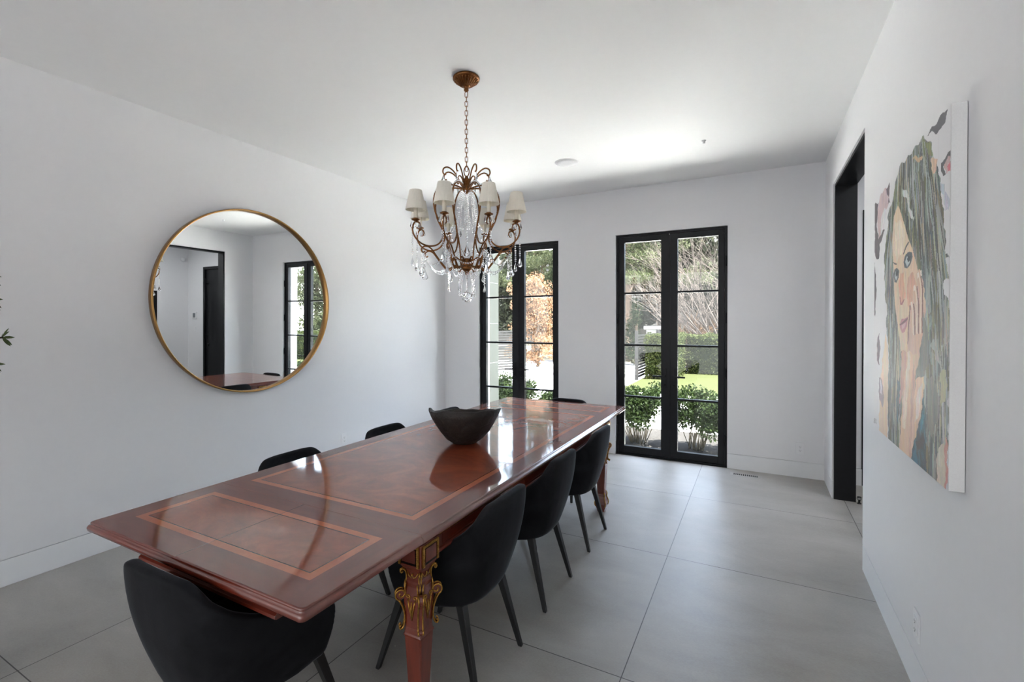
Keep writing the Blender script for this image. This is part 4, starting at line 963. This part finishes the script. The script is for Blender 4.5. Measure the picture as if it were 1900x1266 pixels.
for k in range(NEIG):
    a = a_view + PI / 8 + k * PI / 4
    bm = bmesh.new(); ap = cyl(a, ARM); tube(bm, ap, [.0050] * (len(ap) - 14) + [.0050 - .0025 * i / 14 for i in range(14)], 8)
    arm = mesh_obj('arm', bm, m_bronze, chd)
    bm = bmesh.new(); tube(bm, cyl(a, CURL), .0046, 8); mesh_obj('upper_scroll', bm, m_bronze, arm)
    bm = bmesh.new(); tube(bm, cyl(a, LOW), .0046, 8); tube(bm, cyl(a, LOW2), .0052, 8); tube(bm, cyl(a, INN), .0038, 8); mesh_obj('lower_scroll', bm, m_bronze, arm)
    bm = bmesh.new(); b_ = [p + Vector((0, 0, .0085)) for p in ap[4:44]]
    for q in b_: crystal_bead(bm, q, .0050)
    mesh_obj('beading', bm, m_crystal, arm)
    c = pc(a, .322, 0); cxx, cyy_ = c.x, c.y
    bm = bmesh.new(); lathe(bm, [(.004, 2.094), (.008, 2.098), (.012, 2.104), (.024, 2.108), (.026, 2.112), (.022, 2.115), (.014, 2.114), (.014, 2.120)], 20, (cxx, cyy_, -ZC)); mesh_obj('candle_cup', bm, m_bronze, arm)
    bm = bmesh.new(); lathe(bm, [(.012, 2.1201), (.012, 2.195), (.006, 2.198)], 16, (cxx, cyy_, -ZC)); mesh_obj('candle_sleeve', bm, m_candle, arm)
    # pleated shade
    bm = bmesh.new(); seg = 96; rings = []
    for (r_, z) in ((.0355, 2.283), (.0359, 2.281), (.0585, 2.170), (.0590, 2.168), (.0575, 2.168), (.0345, 2.281), (.0345, 2.283)):
        rings.append([bm.verts.new((cxx + (r_ + .0008 * (1 if i % 2 else -1)) * math.cos(2 * PI * i / seg), cyy_ + (r_ + .0008 * (1 if i % 2 else -1)) * math.sin(2 * PI * i / seg), cz(z))) for i in range(seg)])
    for A, B_ in zip(rings, rings[1:] + rings[:1]):
        for i in range(seg): bm.faces.new((A[i], A[(i + 1) % seg], B_[(i + 1) % seg], B_[i]))
    mesh_obj('lamp_shade', bm, m_shade, chd)
    # pendants
    for j in range(5):
        aj = a + 2 * PI * j / 5; px, py2 = cxx + .027 * math.cos(aj), cyy_ + .027 * math.sin(aj)
        drop((px, py2, cz(2.108)), .046, .0075, aj)
    strand('crystal_strand', [pc(a, .340, 2.03), pc(a, .343, 1.96), pc(a, .343, 1.905)], .0058, .013)
    drop(pc(a, .343, 1.905), .068, .019, a + 1.2)
    strand('crystal_strand', [pc(a, .285, 1.94), pc(a, .288, 1.85)], .0062, .014)
    drop(pc(a, .288, 1.85), .070, .019, a + .5)
    drop(pc(a, .152, 2.40), .050, .014, a)
    strand('crystal_strand', [pc(a, .118, 1.832), pc(a, .118, 1.745)], .0058, .013)
    drop(pc(a, .118, 1.745), .050, .009, a)
    a2 = a + PI / 4
    strand('crystal_swag', sag(pc(a, .283, 1.925), pc(a2, .283, 1.925), .085), .0050, .012)
    strand('crystal_swag', sag(pc(a, .282, 1.925), pc(a, .124, 1.830), .060), .0050, .012)
    strand('crystal_swag', sag(pc(a, .026, 2.330), pc(a2, .160, 2.060), .10), .0046, .0125)
    strand('crystal_strand', [pc(a + .4, .030, 1.815), pc(a + .4, .050, 1.73), pc(a + .4, .048, 1.672)], .0056, .012)
    strand('crystal_strand', [pc(a + .2, .040, 2.31), pc(a + .2, .058, 2.20), pc(a + .2, .070, 2.10)], .0050, .0125)
    if k % 2 == 0: drop(pc(a + .2, .070, 2.10), .055, .012, a)
    strand('crystal_swag', sag(pc(a, .112, 1.965), pc(a2, .112, 1.965), .05), .0050, .012)
strand('crystal_strand', [(0, 0, cz(2.30)), (0, 0, cz(2.00))], .0068, .016)
drop((0, 0, cz(2.00)), .085, .022, .3)
bm = bmesh.new(); bmesh.ops.create_icosphere(bm, subdivisions=2, radius=.034, matrix=Matrix.Translation((0, 0, cz(1.664)))); mesh_obj('crystal_ball', bm, m_crystal, chd)

# ---------------------------------------------------------------- olive tree at the left edge
ot = empty('olive_tree', (-2.88, .46, 0), 0, 'potted olive tree at the left edge, only its leaf tips showing', 'plant')
bm = bmesh.new(); lathe(bm, [(.13, 0), (.15, .02), (.19, .36), (.20, .40), (.185, .40), (.17, .36), (.001, .355)], 32); mesh_obj('planter', bm, m_pot, ot)
bm = bmesh.new(); lathe(bm, [(.168, .357), (.12, .368), (.001, .372)], 24); mesh_obj('soil', bm, m_mulch, ot)
bm = bmesh.new(); tube(bm, catmull([(0, 0, .35), (.02, .01, .6), (-.02, .0, .9), (.01, 0, 1.2), (0, 0, 1.7)], 4), [.022 - .0008 * i for i in range(17)], 8)
rg = random.Random(4); tips = []
for i in range(26):
    z0 = .95 + .7 * rg.random(); a = rg.random() * 2 * PI; r_ = .16 + .12 * rg.random()
    e_ = Vector((math.cos(a) * r_, math.sin(a) * r_, z0 + .1 + .22 * rg.random())); m1 = Vector((e_.x * .4, e_.y * .4, z0 + .10))
    tube(bm, catmull([(0, 0, z0), m1, e_], 4), .004, 5); tips.append((Vector((0, 0, z0)), m1, e_))
TG = [((-2.440 + 2.88, .645 - .46, 1.672), (.10, .03, .02)), ((-2.402 + 2.88, .664 - .46, 1.452), (.12, .03, -.01)), ((-2.44 + 2.88, .646 - .46, 1.355), (.10, .02, -.06)), ((-2.437 + 2.88, .645 - .46, 1.59), (.1, 0, .05))]
sprig = []
for (t, d_) in TG:
    e_ = Vector(t) - Vector((.035, .010, 0)); z0 = e_.z - .15; tube(bm, catmull([(0, 0, z0), (e_.x * .5, e_.y * .5, z0 + .12), e_], 4), .0035, 5); sprig.append((Vector((0, 0, z0)), Vector((e_.x * .5, e_.y * .5, z0 + .12)), e_))
mesh_obj('trunk', bm, m_bark, ot)
V, Fc = [], []
def leaf(base, d_, L, w_, nrm):
    d_ = Vector(d_).normalized(); s_ = d_.cross(Vector(nrm)); s_ = s_.normalized() if s_.length > 1e-4 else Vector((1, 0, 0)); n0 = len(V); up_ = s_.cross(d_)
    for t, ww in ((0, .1), (.25, .8), (.55, 1), (.8, .65)):
        c = base + d_ * L * t + up_ * (-.12 * L * t * t)
        V.append(c - s_ * w_ * ww); V.append(c + up_ * w_ * .25 * ww * -1); V.append(c + s_ * w_ * ww)
    V.append(base + d_ * L + up_ * (-.12 * L))
    for i in range(3):
        a = n0 + i * 3; Fc.append((a, a + 1, a + 4, a + 3)); Fc.append((a + 1, a + 2, a + 5, a + 4))
    a = n0 + 9; Fc.append((a, a + 1, a + 3)); Fc.append((a + 1, a + 2, a + 3))
for (p0, p1, p2) in tips:
    for j in range(9):
        t = .3 + .7 * j / 8; q = p0.lerp(p1, t * 2) if t < .5 else p1.lerp(p2, t * 2 - 1)
        for sg in (-1, 1):
            dd = (p2 - p0).normalized() + Vector((rg.uniform(-.8, .8), rg.uniform(-.8, .8), rg.uniform(-.3, .7))); leaf(q, dd, .055 * rg.uniform(.7, 1), .006, (rg.uniform(-.4, .4), rg.uniform(-.4, .4), 1))
for (p0, p1, p2) in sprig:
    for (dx_, dy_, dz_, L) in ((1, .2, .05, .062), (.8, .1, .5, .05), (.7, .3, -.6, .05), (.5, -.2, .3, .04), (.4, .4, -.9, .045), (.2, .3, .9, .045)):
        leaf(p2 - Vector((.008, 0, 0)) * rg.random(), (dx_, dy_, dz_), L * rg.uniform(.85, 1.1), .0055, (.3, -1, .5))
    for j in range(10):
        t = .5 + .45 * j / 9; q = p1.lerp(p2, t * 2 - 1); leaf(q, (rg.uniform(-.6, .6), rg.uniform(-.6, .6), rg.uniform(-.4, .8)), .045, .005, (0, 0, 1))
pyd('foliage', V, Fc, m_olive, ot, True)

# ================================================================ outside
G = -.15
struct(boxo('ground_1', (-70, 60, YO + 1.88, 70, G - .3, G - .012), m_road))
struct(boxo('paving', (-16, 14, YO + 1.82, 11.3, G - .2, G), m_paving))
struct(boxo('driveway', (-16, -2.98, 11.3, 18.4, G - .2, G - .001), m_paving))
struct(boxo('bounce_step', (-8, 8, YO - .02, YO + .55, G - .2, G + .03), m_paving))  # unseen pale step, added to bounce sunlight up onto the ceiling
o = boxo('planting_bed', (-8, 8, YO + .55, YO + 1.82, G - .2, G + .02), m_mulch); struct(o)
bm = bmesh.new(); v4 = [bm.verts.new(p) for p in ((-2.98, 11.3, G + .02), (14, 11.3, G + .02), (14, 15.7, G + .05), (-2.92, 15.7, G + .05))]; w4 = [bm.verts.new((v.co.x, v.co.y, G - .2)) for v in v4]
bm.faces.new(v4)
for i in range(4): bm.faces.new((v4[i], v4[(i + 1) % 4], w4[(i + 1) % 4], w4[i]))
lawn = tag(mesh_obj('lawn', bm, m_grass), 'mown green lawn between the white path and the hedge', 'lawn', kind='stuff')
boxo('verge', (-60, 40, 19.5, 60, G - .25, G - .005), simple('far_verge', (.075, .07, .045, 1), .95, nscale=2, namp=.4)); struct(bpy.data.objects['verge'])
# stone clad fin beside the left door
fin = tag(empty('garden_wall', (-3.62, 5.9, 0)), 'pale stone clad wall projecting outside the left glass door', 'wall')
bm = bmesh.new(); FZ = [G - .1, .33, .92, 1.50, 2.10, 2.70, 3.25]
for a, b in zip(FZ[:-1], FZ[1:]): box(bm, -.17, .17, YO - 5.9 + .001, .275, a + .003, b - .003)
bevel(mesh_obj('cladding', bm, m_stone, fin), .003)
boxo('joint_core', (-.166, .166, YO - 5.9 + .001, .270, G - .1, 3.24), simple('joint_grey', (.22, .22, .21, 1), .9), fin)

def leafcloud(rg, n_, pos, size, elong=1.6):
    """n_ small folded leaf quads at pos(rg) -> Vector"""
    V, Fq = [], []
    for _ in range(n_):
        p = pos(rg)
        if p is None: continue
        d_ = Vector((rg.gauss(0, 1), rg.gauss(0, 1), rg.gauss(0, 1))).normalized(); e_ = Vector((rg.gauss(0, 1), rg.gauss(0, 1), rg.gauss(0, 1))); s_ = d_.cross(e_).normalized()
        L = size * rg.uniform(.6, 1.2); w_ = L / elong; k_ = len(V)
        V += [p - d_ * L * .5, p + s_ * w_ * .5, p + d_ * L * .5, p - s_ * w_ * .5]; Fq.append((k_, k_ + 1, k_ + 2, k_ + 3))
    return V, Fq
def blob_sampler(blobs, shell=.35):
    def f(rg):
        b = rg.choices(blobs, weights=[q[3] * q[4] * q[5] for q in blobs])[0]
        d_ = Vector((rg.gauss(0, 1), rg.gauss(0, 1), rg.gauss(0, 1))).normalized(); r_ = 1 - shell * rg.random() ** 1.5
        return Vector((b[0] + d_.x * b[3] * r_, b[1] + d_.y * b[4] * r_, b[2] + d_.z * b[5] * r_))
    return f
def foliage(name, par, mat, blobs, n_, size, elong=1.6, shell=.5, seed=1):
    V, Fq = leafcloud(random.Random(seed), n_, blob_sampler(blobs, shell), size, elong); return pyd(name, V, Fq, mat, par)
def core(name, par, mat, blobs, k=.72):
    bm = bmesh.new()
    for b in blobs:
        r_ = bmesh.ops.create_icosphere(bm, subdivisions=2, radius=1, matrix=Matrix.Translation(b[:3]) @ Matrix.Diagonal((b[3] * k, b[4] * k, b[5] * k, 1)))
    return mesh_obj(name, bm, mat, par)
# shrubs right outside the doors
labels_sh = ['leafy green shrub outside the left door, beside the stone clad wall', 'low green shrub outside the right leaf of the left glass door', 'leafy shrub outside the wall between the two glass doors',
             'dense leafy shrub right outside the left leaf of the right glass door', 'leafy shrub with bare lower stems outside the right leaf of the right door', 'leafy shrub outside, just right of the right glass door', 'leafy shrub in the bed further right, seen in the mirror']
for i, (x, y, w_, h_) in enumerate(((-3.50, 6.80, .34, .84), (-2.62, 6.55, .40, .66), (-1.95, 6.5, .22, .74), (-1.42, 6.42, .40, .86), (-.68, 6.40, .42, .82), (.12, 6.45, .38, .80), (.95, 6.5, .40, .78))):
    s = empty('shrub', (x, y, G), 0, labels_sh[i], 'shrub', 'shrubs in the bed outside the glass doors'); rg = random.Random(20 + i)
    blobs = [(rg.uniform(-w_, w_) * .62, rg.uniform(-.22, .22), h_ * rg.uniform(.42, .82), w_ * .48, .24, h_ * .22) for _ in range(14)]
    foliage('foliage', s, m_shrub, blobs, 11000, .042, 1.7, .9, 30 + i)
    bm = bmesh.new()
    for q in range(26):
        a = rg.uniform(-.09, .09); e_ = rg.choice(blobs); tube(bm, catmull([(a, rg.uniform(-.06, .06), 0), (a * 1.5 + e_[0] * .35, e_[1] * .4, h_ * .35), (e_[0] * .9, e_[1], e_[2] * .95)], 4), [.006 - .0004 * t for t in range(9)], 5)
    mesh_obj('stems', bm, m_stem, s)
# hedges
def hedge(name, x0, x1, y0, y1, h_, label, seed, n_):
    s = empty(name, ((x0 + x1) / 2, (y0 + y1) / 2, G), 0, label, 'hedge', 'clipped hedges around the lawn'); hx, hy = (x1 - x0) / 2, (y1 - y0) / 2
    bm = bmesh.new(); box(bm, -hx + .12, hx - .12, -hy + .12, hy - .12, .02, h_ - .12)
    mesh_obj('dense_core', bm, m_darkcon, s)
    def pos(rg):
        f = rg.random(); x = rg.uniform(-hx, hx); y = rg.uniform(-hy, hy); z = rg.uniform(.03, h_)
        dpt = .13 * rg.random() ** 1.4
        if f < .5: y = -hy + dpt
        elif f < .72: z = h_ - dpt
        elif f < .86: x = -hx + dpt
        else: x = hx - dpt
        nz = mnoise.noise(Vector((x * 2.4 + seed, y * 2.4, z * 2.4))) * .13
        c = Vector((x, y, z)); 
        if f < .5: c.y -= nz
        elif f < .72: c.z += nz
        elif f < .86: c.x -= nz
        return c
    V, Fq = leafcloud(random.Random(seed), n_, pos, .058, 1.5); pyd('foliage', V, Fq, m_hedge, s)
hedge('hedge', -2.85, -1.95, 13.75, 16.4, 1.30, 'clipped green hedge behind the slatted gate, left of the lawn', 51, 12000)
hedge('hedge', -1.95, 9.0, 15.6, 16.7, 1.28, 'long clipped green hedge along the far side of the lawn', 52, 42000)
hedge('hedge', 4.2, 9.5, 12.4, 13.4, 1.15, 'clipped green hedge at the right side of the lawn, seen in the mirror', 53, 14000)
# slatted fence panels
def slats(name, p0, p1, h_, label, cat):
    p0 = Vector(p0); p1 = Vector(p1); L = (p1 - p0).length; a = math.atan2(p1.y - p0.y, p1.x - p0.x)
    s = empty(name, (p0.x, p0.y, G), a, label, cat)
    bm = bmesh.new(); k_ = int(h_ / .085)
    for i in range(k_): box(bm, .04, L - .04, -.012, .012, .06 + i * .085, .06 + i * .085 + .062)
    mesh_obj('slat_panel', bm, m_slat, s)
    for x in (0, L): boxo('post', (x - .045, x + .045, -.04, .04, 0, h_ + .08), m_slat, s)
slats('slatted_gate', (-3.06, 13.62, 0), (-3.02, 16.6, 0), 1.35, 'open grey slatted gate panel beside the driveway, seen through the right door', 'gate')
slats('slatted_fence', (-8.6, 12.2, 0), (-7.42, 14.35, 0), 1.40, 'grey slatted fence panel beyond the driveway, seen through the left door', 'fence')
# stone gate pillar
gp = empty('gate_pillar', (-3.25, 17.2, G), 0, 'white stone gate pillar with flat cap behind the slatted gate', 'pillar')
boxo('shaft', (-.22, .22, -.22, .22, 0, 1.42), m_housetrim, gp, .01); boxo('cap', (-.30, .30, -.30, .30, 1.42, 1.55), simple('cap_stone', (.045, .045, .043, 1), .9), gp, .01)

def tree(name, loc, label, cat, blobs, mat, n_, size, trunk, trad, elong=1.6, seed=1, shell=.6, group='trees beyond the lawn and driveway', corek=0, barkm=None):
    s = empty(name, loc, 0, label, cat, group); foliage('foliage', s, mat, blobs, n_, size, elong, shell, seed); rg = random.Random(seed)
    if corek: core('inner_foliage', s, mat, blobs, corek)
    bm = bmesh.new(); tp = catmull(trunk, 4); tube(bm, tp, [trad * (1 - .75 * i / len(tp)) for i in range(len(tp))], 10)
    for b in blobs[:24]:
        st = tp[min(len(tp) - 1, int(len(tp) * rg.uniform(.3, .9)))]; e_ = Vector(b[:3]); tube(bm, catmull([st, st.lerp(e_, .5) + Vector((0, 0, .1)), e_], 3), [trad * .25 * (1 - .1 * i) for i in range(7)], 5)
    mesh_obj('trunk', bm, barkm or m_bark, s); return s
rg = random.Random(9)
bb_ = [(rg.uniform(-1.05, 1.05) * (1 - z * .16), rg.uniform(-.7, .7), .35 + z, .42, .42, .30) for z in [2.9 * i / 29 for i in range(30)]]
tree('beech_tree', (-7.35, 16.2, G), 'small tree with dry copper leaves beyond the driveway, seen through the left door', 'tree', bb_, m_beech, 8000, .095, [(0, 0, 0), (.03, 0, .8), (0, 0, 2.0), (.05, 0, 3.2)], .07, 1.4, 61, .8)
def pine_blobs(seed, n_, R_, z0, z1):
    rg = random.Random(seed); out = []
    for i in range(n_):
        a = rg.random() * 2 * PI; z = z0 + (z1 - z0) * rg.random(); r_ = R_ * rg.uniform(.15, 1) * (1 - .55 * (z - z0) / (z1 - z0))
        out.append((math.cos(a) * r_, math.sin(a) * r_, z, rg.uniform(.5, 1.0), rg.uniform(.5, 1.0), rg.uniform(.22, .42)))
    return out
tree('pine_tree', (-4.95, 20.2, G), 'tall pale green pine with a bare brown trunk, seen through the right door', 'tree', pine_blobs(3, 70, 3.6, 3.1, 10), m_pine, 60000, .15, [(0, 0, 0), (.05, 0, 2), (-.05, 0, 5), (0, 0, 9.6)], .24, 3, 62, 1.0)
tree('pine_tree', (-10.6, 23.0, G), 'tall pale green pine high above the copper-leaved tree, through the left door', 'tree', pine_blobs(4, 80, 3.9, 3.2, 11), m_pine, 60000, .15, [(0, 0, 0), (.1, 0, 4), (0, 0, 10)], .24, 3, 63, 1.0)
rg = random.Random(12)
tree('conifer', (-4.15, 18.4, G), 'small dark green conifer beside the pine trunk, behind the slatted gate', 'tree', [(rg.uniform(-.4, .4) * (1 - z / 2.6), rg.uniform(-.3, .3), .3 + z, .35 * (1.25 - z / 2.6), .35 * (1.25 - z / 2.6), .3) for z in [2.1 * i / 15 for i in range(16)]], m_darkcon, 5000, .09, [(0, 0, 0), (0, 0, 2.3)], .06, 2.2, 64, .9)
tree('conifer', (-8.25, 20.3, G), 'dark green conifer just right of the copper-leaved tree, through the left door', 'tree', [(rg.uniform(-.6, .6) * (1 - z / 4.6), rg.uniform(-.3, .3), .5 + z, .55 * (1.2 - z / 4.6), .5, .4) for z in [3.6 * i / 19 for i in range(20)]], m_darkcon, 7000, .12, [(0, 0, 0), (0, 0, 4)], .1, 2.2, 65, .9)
# bare leaning trees right of the pine
def bare_tree(name, loc, label, mat, seed, lean, n_, spread, hgt_):
    s = empty(name, loc, 0, label, 'tree', 'bare trees behind the lawn hedge'); rg = random.Random(seed); bm = bmesh.new()
    def grow(p, d_, L, r_, depth):
        q = p; pts = [p.copy()]; dd = d_.copy()
        for _ in range(4):
            dd = (dd + Vector((rg.gauss(0, .09), rg.gauss(0, .09), rg.gauss(0, .06)))).normalized(); q = q + dd * L / 4; pts.append(q.copy())
        tube(bm, pts, [r_ * (1 - .16 * i) for i in range(5)], 5 if depth > 1 else 4, cap=False)
        if depth == 0: return
        for _ in range(n_[depth]):
            t = rg.uniform(.25, 1); st = pts[0].lerp(pts[-1], t) if False else pts[min(4, int(t * 4))]
            nd = (dd + Vector((rg.gauss(0, spread), rg.gauss(0, spread), rg.gauss(0, spread * .7) + .12))).normalized(); grow(st, nd, L * rg.uniform(.5, .8), r_ * .5, depth - 1)
    for k in range(lean[3]):
        grow(Vector((rg.uniform(-.15, .15), rg.uniform(-.1, .1), 0)), (Vector(lean[:3]) + Vector((rg.gauss(0, .22), rg.gauss(0, .2), rg.gauss(0, .1)))).normalized(), hgt_, .04, 3)
    mesh_obj('branches', bm, mat, s)
bare_tree('bare_tree', (-.75, 17.6, G), 'bare pale-branched tree leaning left behind the long hedge, right door', m_twig, 70, (-.55, 0, .85, 6), [0, 4, 5, 5], .34, 3.3)
bare_tree('bare_tree', (1.6, 19.0, G), 'bare pale-branched tree further right behind the hedge, seen in the mirror', m_twig, 71, (-.2, 0, .95, 6), [0, 4, 5, 5], .34, 3.4)
bare_tree('bare_shrub', (-2.15, 18.2, G), 'brown twiggy shrub rising just above the long hedge', m_twigbrown, 72, (0, 0, .9, 9), [0, 3, 4, 4], .5, 1.2)
# house across the road
hs = empty('neighbour_house', (-6.2, 31, G), 0, 'grey house with tall bay windows across the road, behind the pine trunk', 'house')
boxo('wall', (-7, 9, 0, 8, 0, 5.6), m_house, hs); bm = bmesh.new(); v6 = [bm.verts.new(p) for p in ((-7.5, -.5, 5.6), (9.5, -.5, 5.6), (9.5, 8.5, 5.6), (-7.5, 8.5, 5.6), (-5, 4, 8.4), (7, 4, 8.4))]
for f in ((0, 1, 5, 4), (1, 2, 5), (2, 3, 4, 5), (3, 0, 4), (0, 3, 2, 1)): bm.faces.new([v6[i] for i in f])
mesh_obj('roof', bm, m_roof, hs); boxo('eave', (-7.4, 9.4, -.4, 0, 5.35, 5.6), m_housetrim, hs)
for i, (x, w_, z0, z1) in enumerate(((-1.7, .75, 1.5, 3.4), (-.75, .75, 1.5, 3.4), (.2, .75, 1.5, 3.4), (2.6, 1.2, 1.3, 3.2), (5.4, 1.2, 1.3, 3.2), (-5, 1.2, 1.3, 3.2), (-1, 1.1, 4.1, 5.2), (3, 1.1, 4.1, 5.2))):
    bm = bmesh.new()
    for (a, b, c, d_) in ((-w_ / 2, w_ / 2, z0, z0 + .09), (-w_ / 2, w_ / 2, z1 - .09, z1), (-w_ / 2, -w_ / 2 + .08, z0 + .09, z1 - .09), (w_ / 2 - .08, w_ / 2, z0 + .09, z1 - .09)): box(bm, x + a, x + b, -.10, -.001, c, d_)
    wo_ = mesh_obj('window', bm, m_housetrim, hs); boxo('pane', (x - w_ / 2 + .08, x + w_ / 2 - .08, -.04, -.001, z0 + .09, z1 - .09), m_houseglass, wo_)
hs2 = empty('neighbour_house', (-19, 34, G), 0, 'grey house across the road behind the left-hand pine', 'house')
boxo('wall', (-5, 5, 0, 8, 0, 5), m_house, hs2); bm = bmesh.new(); v6 = [bm.verts.new(p) for p in ((-5.5, -.5, 5), (5.5, -.5, 5), (5.5, 8.5, 5), (-5.5, 8.5, 5), (-3, 4, 7.5), (3, 4, 7.5))]
for f in ((0, 1, 5, 4), (1, 2, 5), (2, 3, 4, 5), (3, 0, 4), (0, 3, 2, 1)): bm.faces.new([v6[i] for i in f])
mesh_obj('roof', bm, m_roof, hs2)
for x in (-3, 0, 3):
    bm = bmesh.new(); box(bm, x - .6, x + .6, -.08, -.001, 1.2, 2.9); wo_ = mesh_obj('window', bm, m_housetrim, hs2); boxo('pane', (x - .5, x + .5, -.1, -.081, 1.3, 2.8), m_houseglass, wo_)
for i_, (x_, y_, n_l) in enumerate(((6.6, 14.2, 'leafy yellow-green tree over the right-hand hedge, left one in the mirror'), (10.6, 14.8, 'leafy yellow-green tree over the right-hand hedge, right one in the mirror'))):
    rg = random.Random(140 + i_); bl = [(rg.gauss(0, .9), rg.gauss(0, .7), 2.6 + rg.gauss(0, 1.1), .7, .7, .5) for _ in range(34)]
    tree('garden_tree', (x_, y_, G), n_l, 'tree', [b for b in bl if b[2] > .8], m_pine, 16000, .13, [(0, 0, 0), (.1, 0, 1.5), (0, 0, 4.2)], .12, 2.0, 140 + i_, .9, 'garden trees right of the lawn')
# distant trees
lb = ['dense distant tree behind the left-hand pine', 'distant pale green tree behind the copper-leaved tree', 'distant tree left of the grey house', 'distant tree above the grey house, behind the pine', 'distant tree behind the bare leaning branches', 'distant pale tree right of the bare leaning tree', 'distant tree to the right, seen only in the mirror', 'distant tree furthest right, seen only in the mirror']
for i, (x, y, z, r_) in enumerate(((-29, 50, 6, 5.0), (-15.5, 26.5, 4, 3.0), (-19.5, 51, 7, 5.4), (-8.8, 49, 9.5, 5.8), (-2.4, 25.6, 4.6, 3.4), (4.6, 25.6, 4.6, 3.2), (10.8, 24.5, 4, 2.9), (16.5, 24, 4, 3.0))):
    rg = random.Random(90 + i); bl = [(rg.gauss(0, r_ * .45), rg.gauss(0, r_ * .35), z + rg.gauss(0, r_ * .42), r_ * .34, r_ * .34, r_ * .26) for _ in range(36)]
    bl = [b for b in bl if b[2] > 1.0]
    tree('distant_tree', (x, y, G), lb[i], 'tree', bl, m_farleaf, 26000, .30, [(0, 0, 0), (.2, 0, 2), (0, 0, z + r_ * .5)], .2, 1.8, 90 + i, .9, 'distant trees across the road')
